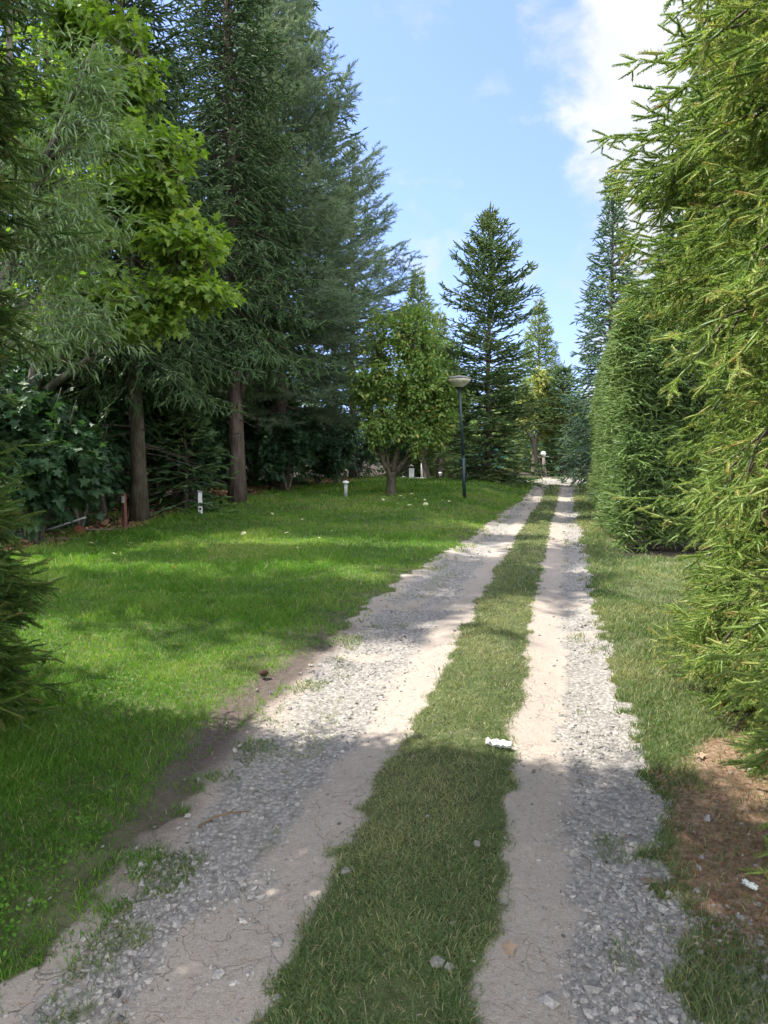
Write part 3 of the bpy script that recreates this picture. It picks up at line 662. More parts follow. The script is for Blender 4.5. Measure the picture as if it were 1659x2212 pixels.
def near_left():
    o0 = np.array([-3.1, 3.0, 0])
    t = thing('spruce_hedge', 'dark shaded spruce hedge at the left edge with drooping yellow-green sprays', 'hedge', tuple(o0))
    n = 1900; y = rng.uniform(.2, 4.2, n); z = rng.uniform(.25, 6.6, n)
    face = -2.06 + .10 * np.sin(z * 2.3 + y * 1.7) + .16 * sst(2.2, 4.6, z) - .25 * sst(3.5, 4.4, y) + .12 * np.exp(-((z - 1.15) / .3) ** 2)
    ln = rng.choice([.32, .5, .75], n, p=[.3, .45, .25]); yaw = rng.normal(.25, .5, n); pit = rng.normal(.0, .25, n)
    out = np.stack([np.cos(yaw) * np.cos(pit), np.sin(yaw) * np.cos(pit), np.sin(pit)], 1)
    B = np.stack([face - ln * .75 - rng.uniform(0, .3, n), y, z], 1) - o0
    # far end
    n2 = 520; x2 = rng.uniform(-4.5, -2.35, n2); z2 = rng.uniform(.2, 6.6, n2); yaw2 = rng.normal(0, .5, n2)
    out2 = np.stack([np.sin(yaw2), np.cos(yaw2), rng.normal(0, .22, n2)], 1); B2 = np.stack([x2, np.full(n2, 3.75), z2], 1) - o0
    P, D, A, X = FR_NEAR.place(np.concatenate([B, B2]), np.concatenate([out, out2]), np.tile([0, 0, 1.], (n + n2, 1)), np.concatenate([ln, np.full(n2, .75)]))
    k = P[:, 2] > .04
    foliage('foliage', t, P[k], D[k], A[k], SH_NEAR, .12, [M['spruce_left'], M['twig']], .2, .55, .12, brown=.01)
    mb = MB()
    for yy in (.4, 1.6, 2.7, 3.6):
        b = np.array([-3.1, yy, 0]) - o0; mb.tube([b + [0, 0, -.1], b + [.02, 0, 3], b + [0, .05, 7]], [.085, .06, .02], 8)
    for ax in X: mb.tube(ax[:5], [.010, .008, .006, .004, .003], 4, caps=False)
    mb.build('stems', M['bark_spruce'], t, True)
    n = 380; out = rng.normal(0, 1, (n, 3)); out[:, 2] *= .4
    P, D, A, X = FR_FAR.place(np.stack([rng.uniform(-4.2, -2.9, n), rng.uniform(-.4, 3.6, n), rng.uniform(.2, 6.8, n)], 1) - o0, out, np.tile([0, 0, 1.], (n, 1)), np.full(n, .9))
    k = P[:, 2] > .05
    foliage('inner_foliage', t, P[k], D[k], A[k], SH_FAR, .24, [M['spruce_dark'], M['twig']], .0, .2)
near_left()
def mid_hedge():
    o0 = np.array([*xy(1.6, 15), 0])
    t = thing('spruce_hedge', 'clipped boxy spruce hedge with a dark shaded end, behind the near right hedge', 'hedge', tuple(o0))
    def top(u, v): return 3.55 + .18 * np.sin(v * 1.9) + .12 * np.sin(u * 3)
    v = 11.2 + 15.3 * rng.random(2600) ** 1.35; n = len(v); z = rng.uniform(.1, 3.75, n)
    face = .80 + .07 * np.sin(v * 1.7 + z) + .06 * np.sin(z * 3.1 + v * 2.3) - .10 * sst(1.0, .2, z) + .10 * sst(2.8, 3.7, z)
    yaw = rng.normal(0, .45, n); pit = rng.normal(.35, .3, n); ln = np.where(rng.random(n) < .75, .3, .45)
    out = -(np.cos(yaw) * np.cos(pit))[:, None] * RU + (np.sin(yaw) * np.cos(pit))[:, None] * RV + np.stack([0 * z, 0 * z, np.sin(pit)], 1)
    B = [W(face + ln * .55, v, z)]; O = [out]; Ln = [ln]
    n = 1000; u = rng.uniform(.75, 3.2, n); z = rng.uniform(.1, 3.7, n); yaw = rng.normal(0, .5, n); pit = rng.normal(.3, .3, n)
    out = -(np.cos(yaw) * np.cos(pit))[:, None] * RV + (np.sin(yaw) * np.cos(pit))[:, None] * RU + np.stack([0 * z, 0 * z, np.sin(pit)], 1)
    B.append(W(u, 11.35 + .1 * np.sin(z * 4) + .1 * np.sin(u * 5) + rng.uniform(0, .25, n), z)); O.append(out); Ln.append(np.full(n, .34))
    n = 800; u = rng.uniform(.85, 3.3, n); v = 11.3 + 15.2 * rng.random(n) ** 1.3
    out = np.stack([rng.normal(0, .45, n), rng.normal(0, .45, n), np.ones(n)], 1); B.append(W(u, v, top(u, v) - .35)); O.append(out); Ln.append(np.where(rng.random(n) < .93, .36, .62))
    B = np.concatenate(B) - o0; O = np.concatenate(O); Ln = np.concatenate(Ln)
    P, D, A, X = FR_MID.place(B, O, np.tile([.05, 0.02, 1.], (len(B), 1)) + rng.normal(0, .3, (len(B), 3)), Ln)
    k = P[:, 2] > .03
    foliage('foliage', t, P[k], D[k], A[k], SH_MID, .15, [M['spruce_mid'], M['twig']], .2, .55, .1)
    mb = MB()
    for vv in np.arange(11.9, 26.5, 1.2):
        b = W(np.array([1.9]), np.array([vv]), np.array([0.]))[0] - o0; mb.tube([b + [0, 0, -.1], b + [.02, 0, 1.6], b + [0, .05, 3.3]], [.07, .05, .02], 7)
    mb.build('stems', M['bark_spruce'], t, True)
    n = 620; out = rng.normal(0, 1, (n, 3)); out[:, 2] *= .4
    P, D, A, X = FR_FAR.place(W(rng.uniform(1.25, 2.6, n), rng.uniform(11.9, 26, n), rng.uniform(.1, 3.1, n)) - o0, out, np.tile([0, 0, 1.], (n, 1)), np.full(n, .5))
    k = P[:, 2] > .05
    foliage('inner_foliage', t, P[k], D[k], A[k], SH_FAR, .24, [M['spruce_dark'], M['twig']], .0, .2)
mid_hedge()

# ------------------------------------------------------------------ the trees
def ground_at(x, y): return (x, y, hgt(x, y))
# willow
broadleaf('willow_tree', 'silvery willow with narrow pale leaves next to the dark left hedge', 'tree', ground_at(-5.5, 9.3),
    [([(0, 0, -.1), (.15, -.2, 1.6), (.7, -.5, 3), (1.5, -.8, 4.6), (2.3, -1.0, 6.0)], [.13, .11, .085, .05, .015]),
     ([(.1, 0, 2.2), (.5, -.3, 3.2), (1.1, -.5, 4.1)], [.06, .04, .015]), ([(.2, -.2, 1.9), (-.2, -.1, 4), (0, -.2, 6), (.6, -.4, 8)], [.09, .07, .04, .015]), ([(.7, -.5, 3), (1.1, -.6, 5.5), (1.3, -.5, 8.2)], [.06, .045, .012])],
    [(2.05, -.9, 4.0, .75, .7, 1.0, 95), (2.4, -1.0, 5.3, .55, .6, 1.0, 75), (1.3, -.8, 4.6, .8, .7, 1.7, 100), (2.1, -1.1, 2.9, .7, .6, .55, 55), (.2, -.7, 5.5, 1., .8, 1.6, 110), (1.2, -.5, 7.6, 1.3, 1.1, 1.2, 150), (-.2, -.3, 8.3, 1.3, 1.2, 1.2, 110)],  # topmost clusters, above the view, are added to shade lawn and lane
    'lance', .14, 'willow', 'bark_grey', tiplen=.62, per=24, droop=.35, hollow=.2, tb=.45, thin=.004, twigdir=(.3, 0, .35))
# maple, its leaves lit from behind
broadleaf('maple_tree', 'broad maple with large bright green sunlit lobed leaves', 'tree', ground_at(-6.3, 12.7),
    [([(0, 0, -.1), (.1, -.1, 2.2), (.7, -.5, 4.2), (1.3, -.9, 7), (1.5, -1.5, 11.6)], [.15, .13, .10, .06, .02]),
     ([(.15, -.1, 2.4), (1.9, -.9, 3.3), (3.4, -1.6, 3.9)], [.07, .045, .015]), ([(.6, -.4, 3.8), (2.0, -1.2, 4.7), (3.2, -1.6, 5.3)], [.06, .04, .015]),
     ([(.9, -.6, 5.0), (1.9, -1.1, 6.1), (2.7, -1.5, 7.3)], [.05, .035, .012]), ([(.3, -.3, 3.0), (.7, -1.4, 4.1), (1.4, -2.3, 4.5)], [.06, .04, .015])],
    [(3.3, -1.6, 3.9, 1.1, .8, .3, 130), (2.6, -1.8, 3.35, 1.1, .8, .28, 80), (3.1, -1.6, 4.75, 1.15, .8, .34, 130), (2.4, -1.7, 5.4, 1.2, .8, .34, 110), (2.7, -1.5, 6.15, 1., .8, .38, 110), (2.1, -1.4, 7.0, 1.2, .9, .45, 110), (1.9, -1.3, 8.0, 1.1, .9, .45, 80), (1.7, -2.2, 4.5, 1.2, .9, .9, 100), (2.0, -2.4, 3.7, .9, .7, .3, 70), (1.3, -2.3, 3.2, .9, .7, .3, 60), (1.5, -1.1, 9.4, 1.5, 1.2, 1.0, 120), (.7, -1.1, 6.5, 1.2, 1., 2.0, 90), (.3, -.9, 10.4, 1.6, 1.3, 1.2, 110), (1.5, -2.3, 10.6, 1.7, 1.5, 1.2, 150), (.4, -2.4, 12.0, 1.7, 1.5, 1.2, 130), (2.2, .2, 11.4, 1.4, 1.4, 1.0, 90)],  # highest clusters sit above the view, added to shade the lane
    'maple', .118, 'maple', 'bark_grey', tiplen=.65, per=15, droop=.75, hollow=.2, tb=.55)
# the straight trunk with low dead branches
b = at(300, 1125); SP1 = b
conifer('spruce_tree', 'old spruce with a bare straight trunk behind the brown numbered post', 'tree', b, 12.8, 2.8, 3.5, tr=.15, dead=26, frs=FR_FINE, shs=SH_FINE, L0=.16, whorl=.25, nb=8, pitch=(-25, 45), tb=.15)
# second trunk, with the forked dead limb
b = at(512, 1085); SP2 = b
t = conifer('spruce_tree', 'tall spruce with reddish fissured trunk and a broken forked limb', 'tree', b, 15.8, 2.75, 4.0, bark='bark_red', tr=.185, dead=4, frs=FR_FINE, shs=SH_FINE, L0=.16, whorl=.25, nb=8, pitch=(-28, 45), tb=.15)
mb = MB(); mb.tube([(.10, 0, 2.55), (.22, -.05, 2.9), (.36, -.08, 3.35), (.52, -.1, 3.6)], [.10, .085, .075, .06], 9); mb.build('broken_limb', M['bark_red'], t, True)
# blue-green pines
b = ground_at(-3.0, 20.9)
def pine_rad(f): return np.interp(f, [0, .12, .3, .5, .7, .85, 1], [.85, 1, .98, .72, .45, .28, .06])
conifer('pine_tree', 'large grey-green pine with soft long needles in the middle of the left tree line', 'tree', b, 15.0, 3.9, 2.4, rad=pine_rad, frs=FR_PINE, shs=SH_PINE, L0=.24, mats=('pine',), bark='bark_red', tr=.2, whorl=.50, nb=7, pitch=(-8, 55), tb=.38, asym=(.10, 0))
b = ground_at(-1.3, 30)
conifer('pine_tree', 'smaller pine with flat dark tiers reaching out against the sky', 'tree', b, 13.2, 3.3, 5.0, rad=lambda f: np.interp(f, [0, .3, .45, .7, 1], [.7, 1, .62, .5, .15]), frs=FR_PINE, shs=SH_PINE, L0=.24, mats=('pine',), bark='bark_red', tr=.17, whorl=.85, nb=5, pitch=(0, 40), tb=.18, asym=(.25, 0))
b = ground_at(-4.1, 27)
conifer('spruce_tree', 'very tall dark spruce rising behind the grey-green pine', 'tree', b, 23, 5.0, 5, tr=.24, whorl=.55, nb=6, pitch=(-18, 48), tb=.12, power=.9)
b = ground_at(-7.6, 17)
conifer('spruce_tree', 'dark spruce behind the maple crown', 'tree', b, 14.5, 3.2, 3.2, tr=.2, whorl=.5, dead=10, tb=.12)
for x, y, hh_, lab in [(-8.8, 9.3, 1.06, 'added unseen tall broadleaf tree left of the maple, shading the lawn'), (-9.6, 6.2, .74, 'added unseen broadleaf tree behind the left hedge, casting shade')]:  # trees out of view, added for their dappled shade on lawn and lane
    broadleaf('added_shade_tree', lab, 'tree', ground_at(x, y), [([(0, 0, -.1), (.05, 0, 4 * hh_), (.1, 0, 9 * hh_), (.1, .1, 13 * hh_)], [.2, .17, .11, .03]), ([(.05, 0, 4.5 * hh_), (1, .2, 7 * hh_), (1.8, .2, 9 * hh_)], [.09, .06, .02]), ([(.05, 0, 5 * hh_), (-1, -.2, 7.5 * hh_), (-1.6, .3, 10 * hh_)], [.09, .06, .02])],
        [(.9, .2, 9.5 * hh_, 1.9, 2.0, 2.2, 190), (-.9, 0, 9.5 * hh_, 2, 2, 2.4, 150), (.2, 0, 12.6 * hh_, 1.9, 1.9, 1.6, 160), (.3, -.6, 6.6 * hh_, 2.1, 1.9, 1.6, 130)], 'diam', .17, 'bush', 'bark_grey', per=14, hollow=.3)
# main spruce right of the lamp and the other distant conifers
b = np.array([3.95, 27.2, hgt(3.95, 27.2)])
conifer('spruce_tree', 'pointed open-topped spruce standing directly behind the street lamp', 'tree', b, 9.9, 2.1, .05, rad=lambda f: np.interp(f, [0, .12, .3, .45, .62, .75, .88, 1], [.88, .98, .86, .82, .80, .66, .40, .06]), frs=FR_FIR, whorl=.27, nb=9, pitch=(-8, 52), skip=lambda f: .02 if f < .38 else .38, tr=.11, tb=.42, mats=('spruce_dark',), ragged=(.55, 1.25))
far_spruce = conifer('spruce_tree', 'pale sunlit spruce between the pine and the spruce behind the lamp', 'tree', ground_at(1.7, 36), 10.0, 2.5, .3, whorl=.28, nb=8, mats=('spruce_mid',), tr=.12, pitch=(-12, 50), tb=.45, power=.75)
dup(far_spruce, ground_at(3.0, 39), 2.1, .86, 'paler spruce half hidden behind the spruce at the lamp')
dup(far_spruce, ground_at(9.0, 42), 4.0, (.95, .95, .98), 'distant blue-green spruce above the yellowing tree')
conifer('spruce_tree', 'slender spruce with a thin pointed tip rising behind the clipped hedge', 'tree', ground_at(8.75, 28), 11.6, 2.3, .8, whorl=.27, nb=7, mats=('spruce_blue',), tr=.13, tb=.25, pitch=(-15, 45), power=.9)
conifer('spruce_tree', 'small spiky spruce top between the clipped hedge and the near hedge', 'tree', ground_at(6.7, 16.2), 7.6, 1.7, .6, whorl=.3, nb=6, mats=('spruce_blue',), tr=.1, tb=.25, pitch=(-5, 50))
conifer('spruce_tree', 'dense dark spruce at the end of the lane beside the clipped hedge', 'tree', ground_at(9.0, 36.0), 5.4, 1.2, .05, rad=lambda f: np.interp(f, [0, .5, .8, 1], [.9, .95, .6, .15]), frs=FR_FIR, whorl=.24, nb=7, tr=.1, tb=.25, pitch=(0, 45))
dark = conifer('spruce_tree', 'dark spruce deep in the wood left of the straight trunk', 'tree', ground_at(-9.3, 20), 14, 3.0, 1.1, whorl=.5, nb=7, tr=.18, tb=.1, dead=8)
for k, (x, y, s, lab) in enumerate([(-6.6, 23.5, .95, 'dark spruce deep in the wood right of the straight trunk'), (-5.6, 31, 1.0, 'dark spruce hidden behind the pines'), (-2.4, 35, .85, 'dark spruce behind the smaller pine'), (-13, 24, 1.05, 'dark spruce far back behind the willow'), (-11.6, 15.5, .95, 'dark spruce behind the left hedge'), (-8.4, 27, 1.05, 'dark spruce far back behind the forked trunk'), (-9.6, 31, 1.15, 'dark spruce at the back of the wood')]):
    dup(dark, ground_at(x, y), 1.3 * k + .7, s, lab)

# apple tree on the lawn
b = at(845, 1071)
broadleaf('apple_tree', 'low apple tree with several stems from a short thick trunk', 'tree', b,
    [([(0, 0, -.1), (0, 0, .3), (.02, 0, .62)], [.16, .125, .135]), ([(0, 0, .5), (-.5, 0, 1.5), (-.75, .1, 2.9)], [.07, .05, .025]), ([(-.05, 0, .6), (-.22, .1, 1.7), (-.3, .1, 3.4)], [.06, .045, .02]),
     ([(.05, 0, .6), (.25, -.1, 1.6), (.5, 0, 3.6)], [.08, .06, .02]), ([(.08, 0, .55), (.8, 0, 1.5), (1.3, .1, 2.6)], [.07, .05, .02]), ([(.2, 0, 1.3), (.7, .2, 2.4), (.9, .2, 3.6)], [.05, .04, .02])],
    [(.35, 0, 3.35, 1.3, 1.15, 1.55, 380), (1.35, 0, 2.6, .85, .9, .9, 130), (-.55, 0, 2.9, .7, .8, .8, 90), (.6, .1, 4.7, .7, .6, .45, 45), (1.3, 0, 2.0, .7, .8, .8, 150), (.3, -.2, 1.9, .9, .8, .6, 70), (-.6, 0, 2.5, .6, .7, .6, 60), (.5, -.3, 2.7, 1.0, .8, .7, 100), (.0, 0, 4.5, .8, .8, .5, 60), (-.2, -.5, 1.7, .8, .6, .6, 60), (.9, -.4, 1.5, .8, .6, .5, 70)],
    'oval', .10, 'apple', 'bark_spruce', tiplen=.45, per=16, hollow=.3, tb=.42, yellow=.06)
b = at(922, 1038); b = np.array([1.95, 30.5, hgt(1.95, 30.5)])
broadleaf('fruit_tree', 'small leaning fruit tree behind the apple tree', 'tree', b, [([(0, 0, -.1), (-.3, 0, 1), (-.5, 0, 2.2)], [.13, .1, .05]), ([(-.3, 0, 1), (.3, 0, 2.4), (.6, 0, 3.4)], [.07, .05, .02])],
    [(.2, 0, 3.6, 1.7, 1.3, 1.4, 300), (-.4, 0, 2.2, 1., 1., .6, 90), (.3, 0, 5.2, 1.4, 1.1, 1.2, 230)], 'diam', .14, 'apple', 'bark_grey', per=16, hollow=.35, tb=.5)
broadleaf('leafy_tree', 'bright green leafy tree filling the gap between the smaller pine and the lamp', 'tree', ground_at(2.6, 33.5), [([(0, 0, -.1), (.1, 0, 2), (.2, 0, 5.5)], [.16, .12, .04])], [(.2, 0, 4.2, 1.9, 1.4, 1.6, 300), (-.6, 0, 5.6, 1.2, 1., 1.1, 160), (.2, 0, 2.0, 1.9, 1.3, 1.0, 180)], 'diam', .15, 'bush', 'bark_grey', per=16, hollow=.35, tb=.6)
b = at(1158, 1035); b = np.array([7.75, 36.5, hgt(7.75, 36.5)])
broadleaf('yellowing_tree', 'yellow-green broadleaf tree with a forked dark trunk at the end of the lane', 'tree', b,
    [([(0, 0, -.1), (0, 0, 1.2), (-.1, 0, 1.9)], [.2, .15, .13]), ([(-.1, 0, 1.7), (-.6, 0, 2.6), (-.8, 0, 3.8)], [.1, .07, .02]), ([(0, 0, 1.7), (.35, 0, 2.7), (.5, 0, 4.4)], [.1, .07, .02])],
    [(-.2, 0, 4.0, 1.1, 1.1, 1.1, 190), (.6, 0, 3.2, 1.05, 1., .9, 150), (-.7, 0, 2.9, .7, .8, .6, 70), (.0, 0, 5.1, .6, .6, .5, 50), (1.6, -.3, 3.4, .9, .8, .9, 120), (.9, -.3, 2.3, .8, .7, .5, 60)], 'diam', .15, 'yellow_tree', 'bark_grey', per=18, hollow=.3, tb=.5, yellow=.05)

# shrubs along the wood's edge
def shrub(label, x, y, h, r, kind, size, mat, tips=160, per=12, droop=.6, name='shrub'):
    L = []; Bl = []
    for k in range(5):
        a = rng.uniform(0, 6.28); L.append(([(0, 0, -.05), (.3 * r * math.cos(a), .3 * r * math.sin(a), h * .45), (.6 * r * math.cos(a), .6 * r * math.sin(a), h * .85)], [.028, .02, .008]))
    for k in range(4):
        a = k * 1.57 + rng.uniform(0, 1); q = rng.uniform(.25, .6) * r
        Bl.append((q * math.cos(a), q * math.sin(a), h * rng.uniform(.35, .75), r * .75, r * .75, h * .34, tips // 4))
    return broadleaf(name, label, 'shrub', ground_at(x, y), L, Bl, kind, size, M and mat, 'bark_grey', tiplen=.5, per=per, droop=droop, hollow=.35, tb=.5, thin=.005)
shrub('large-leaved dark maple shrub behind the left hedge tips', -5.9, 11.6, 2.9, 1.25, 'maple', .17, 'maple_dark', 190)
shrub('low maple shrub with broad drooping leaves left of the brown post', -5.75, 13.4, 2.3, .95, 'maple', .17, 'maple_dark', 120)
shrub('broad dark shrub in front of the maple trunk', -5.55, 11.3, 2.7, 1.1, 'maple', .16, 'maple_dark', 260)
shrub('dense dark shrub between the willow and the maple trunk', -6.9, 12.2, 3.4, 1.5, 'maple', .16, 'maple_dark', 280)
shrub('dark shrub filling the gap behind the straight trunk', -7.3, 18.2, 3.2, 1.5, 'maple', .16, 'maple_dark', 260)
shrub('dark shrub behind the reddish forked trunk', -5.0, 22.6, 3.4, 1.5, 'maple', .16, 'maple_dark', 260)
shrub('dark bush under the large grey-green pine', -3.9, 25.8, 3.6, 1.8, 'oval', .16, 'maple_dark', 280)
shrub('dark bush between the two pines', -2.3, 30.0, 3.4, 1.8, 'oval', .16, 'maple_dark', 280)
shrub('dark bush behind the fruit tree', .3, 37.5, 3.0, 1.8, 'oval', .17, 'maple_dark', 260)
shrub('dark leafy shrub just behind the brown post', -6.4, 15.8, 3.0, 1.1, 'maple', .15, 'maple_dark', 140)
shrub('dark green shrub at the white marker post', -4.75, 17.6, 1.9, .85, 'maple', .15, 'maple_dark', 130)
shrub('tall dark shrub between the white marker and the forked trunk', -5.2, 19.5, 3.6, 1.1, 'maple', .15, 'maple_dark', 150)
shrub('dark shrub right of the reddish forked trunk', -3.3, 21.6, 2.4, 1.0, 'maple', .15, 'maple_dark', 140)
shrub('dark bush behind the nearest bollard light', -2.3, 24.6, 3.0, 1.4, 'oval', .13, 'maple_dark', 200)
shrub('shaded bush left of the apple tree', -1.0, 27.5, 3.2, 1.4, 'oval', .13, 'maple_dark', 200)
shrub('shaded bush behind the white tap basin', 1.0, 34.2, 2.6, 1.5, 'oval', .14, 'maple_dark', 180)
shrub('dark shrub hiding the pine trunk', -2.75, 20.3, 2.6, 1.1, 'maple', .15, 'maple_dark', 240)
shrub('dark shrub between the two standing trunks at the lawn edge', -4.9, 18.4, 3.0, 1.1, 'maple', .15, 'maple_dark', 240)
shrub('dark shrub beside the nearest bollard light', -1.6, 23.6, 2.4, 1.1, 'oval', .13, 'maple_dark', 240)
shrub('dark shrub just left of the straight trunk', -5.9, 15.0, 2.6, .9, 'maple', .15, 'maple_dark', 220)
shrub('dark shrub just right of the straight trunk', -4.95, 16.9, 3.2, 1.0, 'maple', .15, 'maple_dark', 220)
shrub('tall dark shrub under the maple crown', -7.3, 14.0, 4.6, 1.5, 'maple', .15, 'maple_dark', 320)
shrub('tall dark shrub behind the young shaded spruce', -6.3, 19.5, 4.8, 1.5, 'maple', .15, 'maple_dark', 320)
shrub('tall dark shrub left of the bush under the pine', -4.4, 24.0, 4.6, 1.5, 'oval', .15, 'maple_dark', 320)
lowfir = conifer('young_spruce', 'low shaded spruce growing right beside the straight trunk', 'tree', ground_at(-4.55, 16.2), 2.9, 1.15, .15, whorl=.26, nb=7, mats=('spruce_dark',), tr=.05, pitch=(-10, 30), tb=.15, frs=FR_FIR)
for x, y, s, lab in [(-6.9, 14.2, 1.25, 'low shaded spruce left of the straight trunk'), (-3.3, 24.0, 1.2, 'low shaded spruce under the pine')]:
    dup(lowfir, ground_at(x, y), x, s, lab)
# sunlit bushes in the open beyond the wood
sun1 = shrub('pale sunlit bush seen through the wood beside the straight trunk', -11.5, 27, 5.0, 3.0, 'diam', .24, 'sunny', 260, 14, name='bush')
for x, y, s, lab in [(-16, 27, 1.2, 'pale sunlit bush glimpsed behind the dark maple shrub'), (-8.2, 33, 1.1, 'pale sunlit bush glimpsed right of the straight trunk'), (-21, 33, 1.4, 'pale sunlit bush glimpsed under the willow'), (5.2, 47, 1.2, 'sunlit bush far behind the spruce at the lamp'), (10.5, 50, 1.1, 'sunlit bush far behind the yellowing tree')]:
    dup(sun1, ground_at(x, y), x, s, lab)
for k, (x, y, s_, lab) in enumerate([(-4, 49, .9, 'bush closing the view behind the fruit tree'), (1, 47, .85, 'bush closing the view left of the spruce at the lamp'), (7.6, 48.5, .9, 'bush closing the view behind the globe lamp'), (13.6, 47, 1.0, 'bush closing the view behind the dense dark spruce'), (11.4, 41.5, .75, 'bush between the dense dark spruce and the clipped hedge')]):
    dup(sun1, ground_at(x, y), k * 1.3, s_, lab)
# small conical cypresses by the stone table
def cyp_rad(f): return np.interp(f, [0, .2, 1], [.8, 1, .12])
cyp = conifer('cypress', 'small cone-shaped cypress beside the flat-topped table', 'tree', ground_at(8.95, 39.2), 1.9, .42, .05, rad=cyp_rad, frs=FR_FIR, whorl=.2, nb=6, pitch=(30, 70), tr=.04, tb=.3)
dup(cyp, ground_at(9.65, 39.0), 1, .9, 'small cone-shaped cypress next to the dark dense spruce')
# distant wood that closes the view: individual trees
ring = [(-40, 62), (-33, 66), (-26, 60), (-19.5, 64), (-13, 58), (-7, 63), (-1, 59), (4, 62), (9.5, 58), (14.5, 61), (19, 57), (24, 55), (30, 60), (36, 58), (17, 44), (14, 37)]
labs = ['at the far left end', 'second from the far left', 'behind the willow', 'behind the straight trunk', 'behind the forked trunk', 'behind the pine', 'behind the smaller pine', 'behind the pale spruces', 'above the lane end', 'behind the dense dark spruce', 'behind the slender spruce', 'behind the clipped hedge', 'behind the near hedge', 'at the far right end', 'close behind the clipped hedge', 'close behind the slender spruce']
for k, ((x, y), lb) in enumerate(zip(ring, labs)):
    dup(dark if k % 3 == 0 else far_spruce, ground_at(x, y), k * 1.7, rng.uniform(.75, 1.05) * (.85 if k > 7 else 1), 'distant spruce of the far wood, ' + lb, 'trees of the far wood')

# ------------------------------------------------------------------ built things
M['lamp_green'] = mat_noise('lamp_green', [(.3, (.012, .028, .034)), (.7, (.025, .048, .055))], 6, rough=.45, bump=.05, spec=.5)
M['lamp_cap'] = mat_noise('lamp_cap', [(.3, (.10, .10, .095)), (.7, (.26, .25, .23))], 9, rough=.7, bump=.1)
M['lamp_glass'] = mat_noise('lamp_glass', [(.25, (.30, .29, .20)), (.5, (.50, .48, .36)), (.75, (.60, .58, .47))], 5, rough=.35, bump=.03, spec=.5)
M['white_paint'] = mat_noise('white_paint', [(.25, (.5, .5, .48)), (.6, (.78, .78, .78))], 12, rough=.5, bump=.1)
M['grey_metal'] = mat_noise('grey_metal', [(.3, (.28, .28, .27)), (.7, (.45, .45, .43))], 14, rough=.5, bump=.1)
M['brown_paint'] = mat_noise('brown_paint', [(.3, (.09, .035, .025)), (.7, (.19, .085, .06))], 14, stretch=(1, 1, .2), rough=.7, bump=.2)
M['dark'] = mat_noise('dark', [(.3, (.012, .012, .012)), (.7, (.035, .033, .03))], 10, bump=.1)
M['concrete'] = mat_noise('concrete', [(.3, (.34, .33, .31)), (.7, (.55, .54, .51))], 9, bump=.3)
M['ink'] = mat_noise('ink', [(.3, (.05, .06, .07)), (.7, (.10, .11, .12))], 30, bump=0)
M['rust'] = mat_noise('rust', [(.3, (.10, .035, .02)), (.7, (.26, .10, .05))], 20, bump=.4)
M['wood_old'] = mat_noise('wood_old', [(.3, (.13, .10, .08)), (.7, (.28, .235, .19))], 12, stretch=(.3, 1, 1), bump=.4)
M['teal'] = mat_noise('teal', [(.3, (.08, .26, .24)), (.7, (.15, .38, .35))], 8, bump=0)

# street lamp, its pole leaning slightly left
b = at(1004, 1080); dist = b[1]; top = pt(992, 838, dist); hh = top[2] - b[2]; dx = top[0] - b[0]
t = thing('street_lamp', 'leaning dark green street lamp with a shallow cream bowl shade', 'street lamp', tuple(b))
mb = MB(); mb.tube([(0, 0, -.1), (dx * .3, 0, hh * .38)], [.046, .044], 14); mb.tube([(dx * .3, 0, hh * .38 - .002), (dx * .31, 0, hh * .39)], [.050, .042], 14); mb.tube([(dx * .31, 0, hh * .39), (dx, 0, hh)], [.038, .034], 14)
mb.box((.052, -.02, .55), (.012, .09, .28), mi=0); mb.build('pole', M['lamp_green'], t, True)
MB().lathe([(.05, -.06), (.06, -.03), (.075, 0), (.11, .015), (.0, .016)], 20, (dx, 0, hh)).build('collar', M['dark'], t, True)
MB().lathe([(.0, .014), (.105, .017), (.135, .05), (.20, .10), (.262, .155), (.29, .185), (.292, .225), (.0, .224)], 40, (dx, 0, hh)).build('lamp_shade', M['lamp_glass'], t, True)
MB().lathe([(.0, .226), (.305, .228), (.307, .25), (.26, .272), (.17, .295), (.07, .312), (0, .318)], 40, (dx, 0, hh)).build('cap', M['lamp_cap'], t, True)
# bollard lights
def bollard(px, py, ptop, label, w=.05):
    b = at(px, py); h = pt(px, ptop, b[1])[2] - b[2]
    t = thing('bollard_light', label, 'bollard light', tuple(b), 0, 'bollard lights on the lawn')
    MB().tube([(0, 0, -.05), (0, 0, h - .05)], [w, w], 14).build('post', M['grey_metal'], t, True)
    MB().lathe([(w * .8, h - .07), (w * .85, h - .035), (w * 1.75, h - .03), (w * 1.8, h - .012), (w * 1.4, h + .012), (w * .6, h + .03), (0, h + .034)], 20).build('dome_cap', M['white_paint'], t, True)
    return t
bollard(747, 1074, 1041, 'nearest bollard light, on the lawn left of the apple tree')
bollard(872, 1041, 1030, 'short bollard light just right of the apple tree trunk')
bollard(951, 1036, 1021, 'far bollard light left of the spruce behind the lamp')
